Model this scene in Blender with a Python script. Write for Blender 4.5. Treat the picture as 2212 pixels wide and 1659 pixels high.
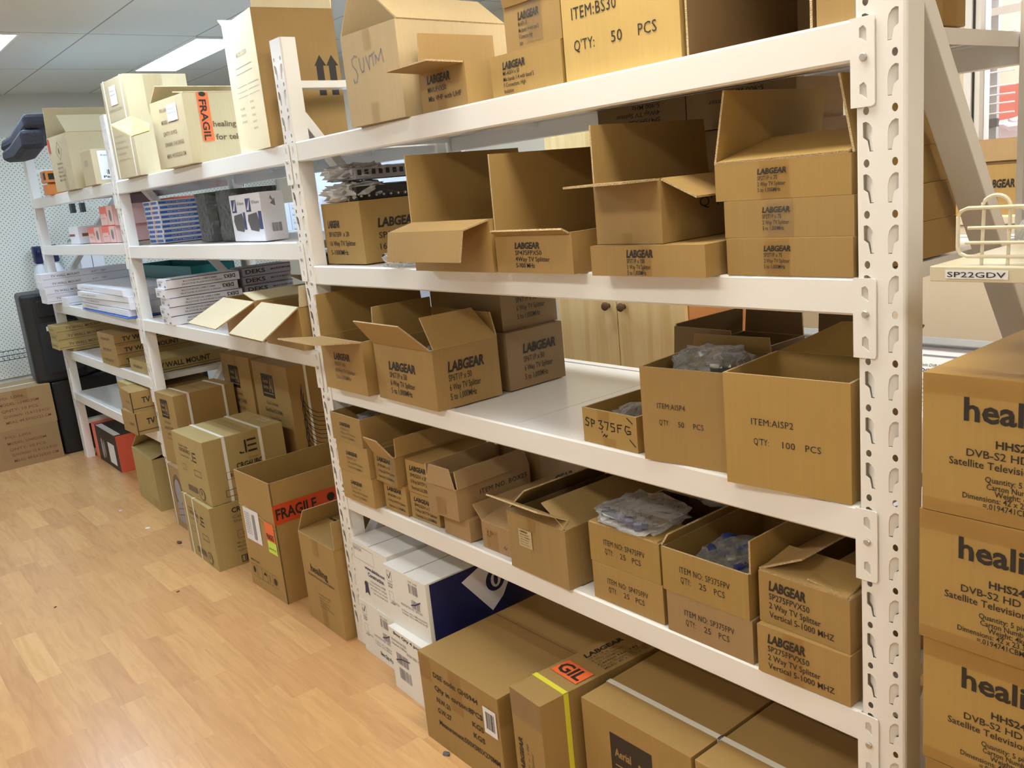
import bpy, bmesh, math, random
from mathutils import Vector, Matrix, noise
for o in list(bpy.data.objects): bpy.data.objects.remove(o)
sc = bpy.context.scene; COL = sc.collection
R = math.radians; PI = math.pi
rnd = random.Random(7)

# ------------------------------------------------------------------ camera, world, exposure
cam = bpy.data.cameras.new('camera'); co = bpy.data.objects.new('camera', cam); COL.objects.link(co)
cam.sensor_fit = 'HORIZONTAL'; cam.sensor_width = 36; cam.lens = 36 * 1914.47 / 2212
fwd = Vector((-0.76838519, 0.60062235, -0.22099094)); up = Vector((-0.1123152, 0.21339194, 0.97048914))
rgt = fwd.cross(up).normalized()
co.matrix_world = Matrix(((rgt.x, up.x, -fwd.x, 0.74041525), (rgt.y, up.y, -fwd.y, -1.27781193), (rgt.z, up.z, -fwd.z, 1.5253176), (0, 0, 0, 1)))
cam.clip_start = .05; sc.camera = co
w = bpy.data.worlds.new('world'); sc.world = w; w.use_nodes = True
w.node_tree.nodes['Background'].inputs[0].default_value = (.9, .93, 1, 1); w.node_tree.nodes['Background'].inputs[1].default_value = .35
vs = sc.view_settings; vs.view_transform = 'Standard'; vs.look = 'None'; vs.gamma = 1; vs.use_curve_mapping = False; vs.exposure = 0.2
LAMP_POWER = 22.0
# ceiling lamps: (x, y, colour, factor); the lamps themselves are built in ceiling_light()
LAMPS = [(-5.23, -.244, (.60, .79, 1), 1.0), (-2.83, -.244, (.70, .86, 1), 1.1), (-.43, -.244, (1, .97, .86), .74), (1.97, -.244, (1, .95, .82), .7),
         (-5.23, .987, (.58, .78, 1), 1.0), (-2.83, .987, (.58, .78, 1), 1.0), (-.43, .987, (1, .95, .84), 1.1),
         (-2.83, -1.744, (.92, .97, 1), .8), (-.43, -1.744, (1, .97, .88), .82), (1.97, -1.744, (1, .95, .84), .85), (-5.23, -1.744, (.70, .86, 1), .7),
         (-.43, 2.95, (1, .97, .98), 2.2)]

# ------------------------------------------------------------------ materials
def mat(name, col, rough=.6, metal=0., bump=0., bscale=40., var=0., vscale=4., coat=0., emit=None, spec=.5):
    m = bpy.data.materials.new(name); m.use_nodes = True; nt = m.node_tree; b = nt.nodes['Principled BSDF']
    b.inputs['Base Color'].default_value = (*col, 1); b.inputs['Roughness'].default_value = rough; b.inputs['Metallic'].default_value = metal
    b.inputs['Specular IOR Level'].default_value = spec; b.inputs['Coat Weight'].default_value = coat; b.inputs['Coat Roughness'].default_value = .15
    tc = nt.nodes.new('ShaderNodeTexCoord')
    if var:
        n = nt.nodes.new('ShaderNodeTexNoise'); n.inputs['Scale'].default_value = vscale; n.inputs['Detail'].default_value = 5
        nt.links.new(tc.outputs['Object'], n.inputs['Vector'])
        mx = nt.nodes.new('ShaderNodeMix'); mx.data_type = 'RGBA'
        mx.inputs[6].default_value = (*[c * (1 - var) for c in col], 1); mx.inputs[7].default_value = (*[min(1, c * (1 + var)) for c in col], 1)
        nt.links.new(n.outputs[0], mx.inputs[0]); nt.links.new(mx.outputs[2], b.inputs['Base Color'])
    if bump:
        n2 = nt.nodes.new('ShaderNodeTexNoise'); n2.inputs['Scale'].default_value = bscale; n2.inputs['Detail'].default_value = 4
        nt.links.new(tc.outputs['Object'], n2.inputs['Vector'])
        bp = nt.nodes.new('ShaderNodeBump'); bp.inputs['Strength'].default_value = bump; bp.inputs['Distance'].default_value = .01
        nt.links.new(n2.outputs[0], bp.inputs['Height']); nt.links.new(bp.outputs[0], b.inputs['Normal'])
    if emit:
        b.inputs['Emission Color'].default_value = (*emit[0], 1); b.inputs['Emission Strength'].default_value = emit[1]
    return m

def card(name, col, flute=1.0, rough=.62):
    """kraft board: blotchy tone, fine upright flute lines, soft bump, each carton a touch different"""
    m = mat(name, col, rough); nt = m.node_tree; b = nt.nodes['Principled BSDF']; N = nt.nodes.new; L = nt.links.new
    tc = N('ShaderNodeTexCoord'); n = N('ShaderNodeTexNoise'); n.inputs['Scale'].default_value = 7; n.inputs['Detail'].default_value = 6
    mp = N('ShaderNodeMapping'); mp.inputs['Scale'].default_value = (170, 170, 5); fl = N('ShaderNodeTexNoise'); fl.inputs['Scale'].default_value = 1; fl.inputs['Detail'].default_value = 1
    L(tc.outputs['Object'], n.inputs['Vector']); L(tc.outputs['Object'], mp.inputs['Vector']); L(mp.outputs[0], fl.inputs['Vector'])
    oi = N('ShaderNodeObjectInfo')
    a = N('ShaderNodeMath'); a.operation = 'MULTIPLY_ADD'; a.inputs[1].default_value = .16; a.inputs[2].default_value = .84; L(oi.outputs['Random'], a.inputs[0])
    c = N('ShaderNodeMath'); c.operation = 'MULTIPLY_ADD'; c.inputs[1].default_value = .22; L(n.outputs[0], c.inputs[0]); L(a.outputs[0], c.inputs[2])
    d = N('ShaderNodeMath'); d.operation = 'MULTIPLY_ADD'; d.inputs[1].default_value = .12 * flute; L(fl.outputs[0], d.inputs[0]); L(c.outputs[0], d.inputs[2])
    s = N('ShaderNodeVectorMath'); s.operation = 'SCALE'; s.inputs[0].default_value = tuple(x * .93 for x in col); L(d.outputs[0], s.inputs['Scale']); L(s.outputs[0], b.inputs['Base Color'])
    bp = N('ShaderNodeBump'); bp.inputs['Strength'].default_value = .25; bp.inputs['Distance'].default_value = .002
    w1 = N('ShaderNodeTexNoise'); w1.inputs['Scale'].default_value = 18; L(tc.outputs['Object'], w1.inputs['Vector'])
    ad = N('ShaderNodeMath'); ad.operation = 'MULTIPLY_ADD'; ad.inputs[1].default_value = .12; L(fl.outputs[0], ad.inputs[0]); L(w1.outputs[0], ad.inputs[2])
    L(ad.outputs[0], bp.inputs['Height']); L(bp.outputs[0], b.inputs['Normal'])
    return m

def film(name, tint, clear=.6, rough=.12, fk=1.):
    m = bpy.data.materials.new(name); m.use_nodes = True; nt = m.node_tree; N = nt.nodes.new; L = nt.links.new
    out = nt.nodes['Material Output']; nt.nodes.remove(nt.nodes['Principled BSDF'])
    tr = N('ShaderNodeBsdfTransparent'); tr.inputs[0].default_value = (*tint, 1)
    b = N('ShaderNodeBsdfPrincipled'); b.inputs['Base Color'].default_value = (*[x * .8 for x in tint], 1); b.inputs['Roughness'].default_value = rough; b.inputs['Specular IOR Level'].default_value = .9
    tc = N('ShaderNodeTexCoord'); v = N('ShaderNodeTexNoise'); v.inputs['Scale'].default_value = 60; v.inputs['Detail'].default_value = 3; L(tc.outputs['Object'], v.inputs['Vector'])
    bp = N('ShaderNodeBump'); bp.inputs['Strength'].default_value = .9; bp.inputs['Distance'].default_value = .004; L(v.outputs[0], bp.inputs['Height']); L(bp.outputs[0], b.inputs['Normal'])
    fr = N('ShaderNodeFresnel'); fr.inputs[0].default_value = 1.5; L(bp.outputs[0], fr.inputs['Normal'])
    a = N('ShaderNodeMath'); a.operation = 'MULTIPLY_ADD'; a.inputs[1].default_value = fk; a.inputs[2].default_value = 1 - clear; a.use_clamp = True; L(fr.outputs[0], a.inputs[0])
    mx = N('ShaderNodeMixShader'); L(a.outputs[0], mx.inputs[0]); L(tr.outputs[0], mx.inputs[1]); L(b.outputs[0], mx.inputs[2]); L(mx.outputs[0], out.inputs[0])
    return m

M = {}
M['kraft'] = card('kraft board', (0.36,0.225,0.074)); M['kraft_gold'] = card('golden kraft board', (0.375,0.235,0.068))
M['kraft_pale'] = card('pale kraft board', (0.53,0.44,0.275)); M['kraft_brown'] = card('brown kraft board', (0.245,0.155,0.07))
M['kraft_pink'] = card('pinkish kraft board', (0.345,0.22,0.1)); M['kraft_olive'] = card('olive kraft board', (0.385,0.285,0.11)); M['kraft_old'] = card('worn kraft board', (0.315,0.208,0.078), 2)
M['kraft_bright'] = card('bright kraft board', (.54, .365, .115)); M['kraft_cool_lit'] = card('cool lit kraft board', (.44, .335, .185)); M['kraft_cream'] = card('overlit kraft board', (.80, .70, .47), .6)  # cool light and overexposure are put into the last two boards' colour
M['edge'] = mat('cut board edge', (.66, .49, .27), .9, bump=.8, bscale=400, var=.35, vscale=260)
M['ink'] = mat('black print', (.022, .017, .014), .55); M['ink_soft'] = mat('faded brown print', (.16, .10, .055), .6); M['ink_red'] = mat('red brown print', (.25, .09, .05), .6)
M['ink_grey'] = mat('grey print', (.22, .22, .24), .6); M['ink_pale'] = mat('faint print', (.42, .38, .28), .6)
M['strap'] = mat('white strapping band', (.82, .80, .72), .35); M['strap_yellow'] = mat('yellow strapping band', (.72, .68, .06), .35)
M['paper'] = mat('white paper', (.82, .82, .84), .5); M['paper_old'] = mat('yellowed paper label', (.55, .44, .24), .6)
M['orange'] = mat('orange sticker', (.90, .17, .05), .45); M['lime'] = mat('lime sticker', (.62, .83, .10), .45); M['red_tape'] = mat('red printed tape', (.62, .075, .02), .4)
M['white_box'] = mat('white carton board', (.80, .79, .76), .45, var=.03); M['white_cool'] = mat('white product box', (.80, .80, .86), .4, var=.02)
M['navy'] = mat('navy print', (.012, .016, .085), .4); M['blue'] = mat('blue print', (.03, .14, .55), .4); M['blue_dark'] = mat('dark blue print', (.03, .05, .2), .4)
M['steel'] = mat('white powder coated steel', (.84, .825, .80), .28, var=.02, vscale=2, bump=.04, bscale=30, coat=.15)
M['steel_in'] = mat('post interior steel', (.62, .60, .57), .4); M['bolt'] = mat('zinc bolt', (.55, .53, .48), .35, metal=.7)
M['steel_grey'] = mat('grey steel', (.36, .37, .38), .35); M['wire'] = mat('cream wire', (.76, .70, .54), .3, coat=.2); M['gondola'] = mat('cream shelf steel', (.66, .60, .43), .35, var=.03)
M['black'] = mat('black plastic', (.012, .012, .013), .42, bump=.2, bscale=200); M['black_gloss'] = mat('black shrink wrap', (.02, .022, .022), .16, bump=.9, bscale=35, coat=.3)
M['wrap_grey'] = mat('dark wrapped bundle', (.045, .05, .05), .22, bump=1., bscale=40, var=.4, vscale=20); M['fabric'] = mat('black bag fabric', (.018, .017, .028), .7, bump=.4, bscale=90)
M['grille'] = mat('speaker grille', (.02, .02, .021), .55, bump=.8, bscale=500); M['red'] = mat('coral red board', (.86, .16, .10), .4); M['pinkw'] = mat('pale pink board', (.82, .55, .53), .4)
M['maroon'] = mat('dull maroon board', (.20, .11, .10), .5); M['teal'] = mat('teal plastic', (.015, .22, .23), .4); M['grey_box'] = mat('grey board', (.30, .29, .33), .5); M['dark_grey_box'] = mat('dark grey board', (.10, .095, .10), .5)
M['amber'] = mat('orange plastic', (.72, .25, .06), .4); M['cream'] = mat('cream wall paint', (.72, .62, .47), .7, var=.02); M['frame_cream'] = mat('cream gloss trim', (.80, .71, .52), .35); M['frame_white'] = mat('white window trim', (.86, .85, .82), .3)
M['tape'] = film('brown packing tape', (.97, .915, .81), .985, .25, .25); M['tape_clear'] = film('clear packing tape', (.975, .95, .89), .96, .15, .4)
M['film'] = film('clear plastic film', (.97, .97, .965), .90, .1); M['film_dark'] = film('grey plastic film', (.88, .87, .85), .82, .1); M['bubble'] = film('silvery bubble wrap', (.99, .99, .99), .5, .08)
M['glass'] = film('window glass', (.97, .98, 1), .93, .02)
M['wood_debris'] = mat('brown litter', (.12, .06, .03), .8); M['grey_metal'] = mat('grey connector metal', (.5, .5, .48), .3, metal=.8)
M['rubber'] = mat('black gasket', (.03, .03, .035), .5)

def wood_mat(name, c1, c2, axis, knots=True):
    m = mat(name, c1, .42); nt = m.node_tree; b = nt.nodes['Principled BSDF']; N = nt.nodes.new; L = nt.links.new
    tc = N('ShaderNodeTexCoord'); mp = N('ShaderNodeMapping'); s = [28, 28, 28]; s[axis] = 1.6; mp.inputs['Scale'].default_value = s
    n = N('ShaderNodeTexNoise'); n.inputs['Scale'].default_value = 1; n.inputs['Detail'].default_value = 5; n.inputs['Distortion'].default_value = .6
    L(tc.outputs['Object'], mp.inputs[0]); L(mp.outputs[0], n.inputs['Vector']); r = N('ShaderNodeValToRGB'); e = r.color_ramp.elements
    e[0].position = .32; e[0].color = (*c2, 1); e[1].position = .62; e[1].color = (*c1, 1); L(n.outputs[0], r.inputs[0])
    v = N('ShaderNodeTexVoronoi'); v.inputs['Scale'].default_value = 5; L(tc.outputs['Object'], v.inputs['Vector']); k = N('ShaderNodeValToRGB')
    k.color_ramp.elements[0].position = .04; k.color_ramp.elements[0].color = (.22, .10, .03, 1); k.color_ramp.elements[1].position = .12; k.color_ramp.elements[1].color = (1, 1, 1, 1); L(v.outputs['Distance'], k.inputs[0])
    mx = N('ShaderNodeMix'); mx.data_type = 'RGBA'; mx.blend_type = 'MULTIPLY'; mx.inputs[0].default_value = 1 if knots else 0; L(r.outputs[0], mx.inputs[6]); L(k.outputs[0], mx.inputs[7]); L(mx.outputs[2], b.inputs['Base Color'])
    return m
M['pine'] = wood_mat('knotty pine', (.80, .60, .30), (.70, .48, .20), 2); M['pine_side'] = mat('orange pine side', (.60, .26, .09), .45, var=.1)  # cupboard sides in a deeper orange than the doors

def floor_mat():
    m = mat('three strip laminate', (.6, .4, .2), .27); nt = m.node_tree; b = nt.nodes['Principled BSDF']; N = nt.nodes.new; L = nt.links.new
    def ma(op, a, bb=None, c=None):
        n = N('ShaderNodeMath'); n.operation = op
        for i, x in enumerate((a, bb, c)):
            if x is None: continue
            if isinstance(x, (int, float)): n.inputs[i].default_value = x
            else: L(x, n.inputs[i])
        return n.outputs[0]
    tc = N('ShaderNodeTexCoord'); sp = N('ShaderNodeSeparateXYZ'); L(tc.outputs['Object'], sp.inputs[0])
    row = ma('FLOOR', ma('DIVIDE', sp.outputs[1], .084)); wn = N('ShaderNodeTexWhiteNoise'); wn.noise_dimensions = '1D'; L(row, wn.inputs['W'])
    ln = ma('MULTIPLY_ADD', wn.outputs['Value'], .16, .34); xo = ma('DIVIDE', ma('ADD', sp.outputs[0], ma('MULTIPLY', wn.outputs['Value'], 7.3)), ln)
    cell = ma('FLOOR', xo); cb = N('ShaderNodeCombineXYZ'); L(row, cb.inputs[0]); L(cell, cb.inputs[1]); w2 = N('ShaderNodeTexWhiteNoise'); w2.noise_dimensions = '3D'; L(cb.outputs[0], w2.inputs['Vector'])
    rp = N('ShaderNodeValToRGB'); els = rp.color_ramp.elements; els[0].position = 0; els[0].color = (.545, .30, .132, 1); els[1].position = 1; els[1].color = (.665, .40, .172, 1)
    for p, c in ((.25, (.575, .322, .138, 1)), (.55, (.60, .345, .148, 1)), (.85, (.63, .37, .158, 1))): q = els.new(p); q.color = c
    L(w2.outputs['Value'], rp.inputs[0])
    ad = N('ShaderNodeVectorMath'); ad.operation = 'ADD'; L(tc.outputs['Object'], ad.inputs[0]); sc2 = N('ShaderNodeVectorMath'); sc2.operation = 'SCALE'; sc2.inputs['Scale'].default_value = 9; L(w2.outputs['Color'], sc2.inputs[0]); L(sc2.outputs[0], ad.inputs[1])
    mp = N('ShaderNodeMapping'); mp.inputs['Scale'].default_value = (4, 36, 1); L(ad.outputs[0], mp.inputs[0]); g = N('ShaderNodeTexNoise'); g.inputs['Scale'].default_value = 1; g.inputs['Detail'].default_value = 5; g.inputs['Distortion'].default_value = 1.2; L(mp.outputs[0], g.inputs['Vector'])
    gr = N('ShaderNodeValToRGB'); gr.color_ramp.elements[0].position = .3; gr.color_ramp.elements[0].color = (.90, .87, .84, 1); gr.color_ramp.elements[1].position = .6; gr.color_ramp.elements[1].color = (1.04, 1.03, 1.02, 1); L(g.outputs[0], gr.inputs[0])
    mx = N('ShaderNodeMix'); mx.data_type = 'RGBA'; mx.blend_type = 'MULTIPLY'; mx.inputs[0].default_value = 1; L(rp.outputs[0], mx.inputs[6]); L(gr.outputs[0], mx.inputs[7])
    fx = ma('FRACT', xo); fy = ma('FRACT', ma('DIVIDE', sp.outputs[1], .084)); e1 = ma('LESS_THAN', fx, .004); e2 = ma('LESS_THAN', fy, .012); e = ma('MULTIPLY', ma('MAXIMUM', e1, e2), .16)
    m2 = N('ShaderNodeMix'); m2.data_type = 'RGBA'; m2.inputs[7].default_value = (.3, .16, .08, 1); L(e, m2.inputs[0]); L(mx.outputs[2], m2.inputs[6]); L(m2.outputs[2], b.inputs['Base Color'])
    return m
def grid_mat(name, base, dark, kind):
    m = mat(name, base, .75); nt = m.node_tree; b = nt.nodes['Principled BSDF']; N = nt.nodes.new; L = nt.links.new
    def ma(op, a, bb=None):
        n = N('ShaderNodeMath'); n.operation = op
        for i, x in enumerate((a, bb)):
            if x is None: continue
            if isinstance(x, (int, float)): n.inputs[i].default_value = x
            else: L(x, n.inputs[i])
        return n.outputs[0]
    tc = N('ShaderNodeTexCoord'); sp = N('ShaderNodeSeparateXYZ'); L(tc.outputs['Object'], sp.inputs[0])
    if kind == 'ceil':
        fx = ma('FRACT', ma('DIVIDE', ma('ADD', sp.outputs[0], 5.83 + 120), 1.2)); fy = ma('FRACT', ma('DIVIDE', ma('ADD', sp.outputs[1], 120 - .237), .6))
        k = ma('MAXIMUM', ma('LESS_THAN', fx, .008), ma('LESS_THAN', fy, .014))
    else:
        s = .032; r = .0042
        ry = ma('DIVIDE', sp.outputs[2], s * .5); par = ma('MULTIPLY', ma('FRACT', ma('MULTIPLY', ma('FLOOR', ry), .5)), 1.0)
        fx = ma('SUBTRACT', ma('FRACT', ma('ADD', ma('DIVIDE', ma('ADD', sp.outputs[1], 50), s), par)), .5); fy = ma('SUBTRACT', ma('FRACT', ry), .5)
        d = ma('ADD', ma('POWER', ma('MULTIPLY', fx, s), 2), ma('POWER', ma('MULTIPLY', fy, s * .5), 2)); k = ma('LESS_THAN', d, r * r)
    mx = N('ShaderNodeMix'); mx.data_type = 'RGBA'; mx.inputs[6].default_value = (*base, 1); mx.inputs[7].default_value = (*dark, 1); L(k, mx.inputs[0]); L(mx.outputs[2], b.inputs['Base Color'])
    return m
M['floor'] = floor_mat(); M['ceiling'] = grid_mat('tiled ceiling', (.66, .665, .62), (.26, .25, .24), 'ceil'); M['pegboard'] = grid_mat('pegboard', (.76, .765, .69), (.26, .27, .24), 'peg')
M['wall_paint'] = mat('pale wall paint', (.60, .61, .57), .7, var=.02)

# ------------------------------------------------------------------ mesh helpers
class MB:
    def __init__(s): s.v = []; s.f = []; s.k = []; s.mats = []
    def mi(s, m):
        m = M[m] if isinstance(m, str) else m
        if m not in s.mats: s.mats.append(m)
        return s.mats.index(m)
    def add(s, pts, faces, m, X=None):
        b = len(s.v); s.v += [tuple(X @ Vector(p)) if X else tuple(p) for p in pts]; k = s.mi(m)
        for f in faces: s.f.append([b + i for i in f]); s.k.append(k)
        return s
    def box(s, x0, x1, y0, y1, z0, z1, m, X=None, top=None):
        P = [(x0, y0, z0), (x1, y0, z0), (x1, y1, z0), (x0, y1, z0), (x0, y0, z1), (x1, y0, z1), (x1, y1, z1), (x0, y1, z1)]
        return s.add(P, [(0, 3, 2, 1), (4, 5, 6, 7), (0, 1, 5, 4), (1, 2, 6, 5), (2, 3, 7, 6), (3, 0, 4, 7)], m, X)
    def poly(s, pts, m, X=None): return s.add(pts, [tuple(range(len(pts)))], m, X)
    def prism(s, pts, n, m, X=None):
        """extrude a polygon (3-D points) by vector n"""
        k = len(pts); n = Vector(n); P = [Vector(p) for p in pts]; P = P + [p + n for p in P]
        return s.add([tuple(p) for p in P], [tuple(range(k))[::-1], tuple(range(k, 2 * k))] + [(i, (i + 1) % k, k + (i + 1) % k, k + i) for i in range(k)], m, X)
    def tube(s, path, r, m, n=8, cyc=False):
        P = [Vector(p) for p in path]; k = len(P); pts = []; fc = []
        for i, p in enumerate(P):
            a = P[(i - 1) % k] if (cyc or i > 0) else p; b = P[(i + 1) % k] if (cyc or i < k - 1) else p; t = (b - a).normalized()
            u = t.cross(Vector((.31, .17, .93))).normalized(); v = t.cross(u)
            pts += [tuple(p + (u * math.cos(2 * PI * j / n) + v * math.sin(2 * PI * j / n)) * r) for j in range(n)]
        for i in range(k if cyc else k - 1):
            for j in range(n): a = i * n + j; b = i * n + (j + 1) % n; c = ((i + 1) % k) * n + (j + 1) % n; d = ((i + 1) % k) * n + j; fc.append((a, b, c, d))
        if not cyc: fc += [tuple(range(n))[::-1], tuple(range((k - 1) * n, k * n))]
        return s.add(pts, fc, m)
    def lathe(s, prof, m, c=(0, 0, 0), n=24, axis='z'):
        pts = []; fc = []
        for r, h in prof:
            for j in range(n):
                a = 2 * PI * j / n; p = (r * math.cos(a), r * math.sin(a), h)
                if axis == 'y': p = (p[0], p[2], p[1])
                if axis == 'x': p = (p[2], p[0], p[1])
                pts.append((p[0] + c[0], p[1] + c[1], p[2] + c[2]))
        for i in range(len(prof) - 1):
            for j in range(n): fc.append((i * n + j, i * n + (j + 1) % n, (i + 1) * n + (j + 1) % n, (i + 1) * n + j))
        fc += [tuple(range(n))[::-1], tuple(range((len(prof) - 1) * n, len(prof) * n))]
        return s.add(pts, fc, m)
    def obj(s, name, parent=None, loc=None, rot=0., bevel=0., smooth=False):
        me = bpy.data.meshes.new(name); me.from_pydata(s.v, [], s.f); me.polygons.foreach_set('material_index', s.k)
        for m in s.mats: me.materials.append(m)
        if smooth: me.polygons.foreach_set('use_smooth', [True] * len(s.f))
        me.update(); o = bpy.data.objects.new(name, me); COL.objects.link(o)
        if parent: o.parent = parent
        if loc: o.location = loc
        o.rotation_euler.z = R(rot)
        if bevel:
            b = o.modifiers.new('bevel', 'BEVEL'); b.width = bevel; b.segments = 2; b.limit_method = 'ANGLE'; b.angle_limit = R(50)
        return o
def tag(o, label, cat, grp=None):
    o['label'] = label; o['category'] = cat
    if grp: o['group'] = grp
    return o
def thing(name, label, cat, loc=(0, 0, 0), rot=0., grp=None):
    o = bpy.data.objects.new(name, None); o.empty_display_size = .05; COL.objects.link(o); o.location = loc; o.rotation_euler.z = R(rot); return tag(o, label, cat, grp)
def struct(o): o['kind'] = 'structure'; return o

# ------------------------------------------------------------------ lettering (flat printed letters as faces of the same mesh)
_tx = {}
STY = {'n': (.007, 0., 1.), 'b': (.024, 0., 1.), 'lg': (.038, .16, .97), 'it': (.0, .0, 1.06), 'ul': (.01, 0, 1.)}
def glyphs(s, sty):
    if (s, sty) in _tx: return _tx[(s, sty)]
    cu = bpy.data.curves.new('t', 'FONT'); cu.body = s; cu.size = 1; cu.resolution_u = 2; cu.offset, cu.shear, cu.space_character = STY[sty]
    ob = bpy.data.objects.new('t', cu); tmp.objects.link(ob); dg = bpy.context.evaluated_depsgraph_get(); me = ob.evaluated_get(dg).to_mesh()
    v = [(p.co.x, p.co.y) for p in me.vertices]; f = [tuple(q.vertices) for q in me.polygons]
    ob.evaluated_get(dg).to_mesh_clear(); bpy.data.objects.remove(ob); bpy.data.curves.remove(cu)
    x0 = min([p[0] for p in v] or [0]); x1 = max([p[0] for p in v] or [1]); _tx[(s, sty)] = ([(a - x0, b) for a, b in v], f, x1 - x0); return _tx[(s, sty)]
tmp = bpy.data.collections.new('lettering'); sc.collection.children.link(tmp)
CAP = .729
def frame(face, w, d, h):
    return {'f': ((-w / 2, -d / 2, 0), (w, 0, 0), (0, 0, h), (0, -1, 0)), 'r': ((w / 2, -d / 2, 0), (0, d, 0), (0, 0, h), (1, 0, 0)),
            't': ((-w / 2, -d / 2, h), (w, 0, 0), (0, d, 0), (0, 0, 1)), 't2': ((w / 2, -d / 2, h), (0, d, 0), (-w, 0, 0), (0, 0, 1)),
            'fu': ((w / 2, -d / 2, h), (-w, 0, 0), (0, 0, -h), (0, -1, 0)), 'ru': ((w / 2, d / 2, h), (0, -d, 0), (0, 0, -h), (1, 0, 0)),
            'fr': ((w / 2, -d / 2, 0), (0, 0, h), (-w, 0, 0), (0, -1, 0)), 'rr': ((w / 2, -d / 2, h), (0, 0, -h), (0, d, 0), (1, 0, 0))}[face]
def prints(mb, items, w, d, h, sub=None, lift=.0006):
    """items: ('T',face,u0,u1|None,v,cap,text,style[,mat]) ('R',face,u0,u1,v0,v1,mat) ('O',face,u0,u1,v0,v1,lw,mat) outline ('P',face,pts,mat) ('S',face,[polylines],width,mat) ('E',face,u,v,ru,rv,mat)"""
    for n, it in enumerate(items):
        fr = frame(it[1], w, d, h); O, U, V, Nn = [Vector(a) for a in fr]; lu, lv = U.length, V.length
        if sub: O = O + U * sub[0] + V * sub[2]; U = U * (sub[1] - sub[0]); V = V * (sub[3] - sub[2]); lu, lv = U.length, V.length
        e = lift + .00012 * n * (1 if it[0] != 'T' else 0) + (.0004 if it[0] == 'T' else 0)
        P = lambda u, v: tuple(O + U * u + V * v + Nn * e)
        if it[0] == 'T':
            _, _, u0, u1, v, cap, s, sty = it[:8]; m = it[8] if len(it) > 8 else 'ink'; gv, gf, gw = glyphs(s, sty)
            if not gf: continue
            sy = cap * lv / CAP; sx = ((u1 - u0) * lu / gw) if u1 else sy * .86
            mb.add([P(u0 + a * sx / lu, v + b * sy / lv) for a, b in gv], gf, m)
        elif it[0] == 'R': _, _, u0, u1, v0, v1, m = it; mb.poly([P(u0, v0), P(u1, v0), P(u1, v1), P(u0, v1)], m)
        elif it[0] == 'O':
            _, _, u0, u1, v0, v1, lw, m = it; a = lw / lu; b = lw / lv
            for q in ((u0, u1, v0, v0 + b), (u0, u1, v1 - b, v1), (u0, u0 + a, v0, v1), (u1 - a, u1, v0, v1)): mb.poly([P(q[0], q[2]), P(q[1], q[2]), P(q[1], q[3]), P(q[0], q[3])], m)
        elif it[0] == 'P': mb.poly([P(*q) for q in it[2]], it[3])
        elif it[0] == 'E': _, _, u, v, ru, rv, m = it; mb.poly([P(u + ru * math.cos(a * PI / 14), v + rv * math.sin(a * PI / 14)) for a in range(28)], m)
        elif it[0] == 'S':
            for pl in it[2]:
                for (a, b) in zip(pl[:-1], pl[1:]):
                    A = Vector((a[0] * lu, a[1] * lv)); B = Vector((b[0] * lu, b[1] * lv)); t = (B - A).normalized() * it[3] / 2; q = Vector((-t.y, t.x)); A -= t * .8; B += t * .8
                    mb.poly([P(z.x / lu, z.y / lv) for z in (A - q, B - q, B + q, A + q)], it[4])
        elif it[0] == 'B':   # bar code
            _, _, u0, u1, v0, v1, m = it; rr = random.Random(int(u0 * 977 + v0 * 331)); u = u0
            while u < u1: b = (u1 - u0) * rr.choice((.015, .03, .045)); mb.poly([P(u, v0), P(min(u + b, u1), v0), P(min(u + b, u1), v1), P(u, v1)], m); u += b + (u1 - u0) * rr.choice((.02, .03, .05))
def lab(face, u0, u1, v, cap, lines=(), u2=None, c2=None, dv=None, m2='ink', head='LABGEAR'):
    """heavy heading and smaller lines under it; each line (text, relative right end)"""
    out = [('T', face, u0, u1, v, cap, head, 'lg')]; c2 = c2 or cap * .7; dv = dv or cap * 1.35; y = v
    for s, ue in lines: y -= dv; out.append(('T', face, u0, ue, y, c2, s, 'n', m2))
    return out
def squig(face, u0, u1, v, dv, n, cap, m='ink_soft', seed=1):
    rr = random.Random(seed); W = ['Carton', 'Model', 'Made in', 'Contents', 'Gross weight', 'Net weight', 'Handle with', 'Keep dry', 'This side', 'Quantity', 'Colour white', 'Ref no']
    return [('T', face, u0, u0 + (u1 - u0) * rr.uniform(.6, 1), v - dv * i, cap, rr.choice(W) + ' ' + rr.choice(W).lower(), 'n', m) for i in range(n)]

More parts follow.
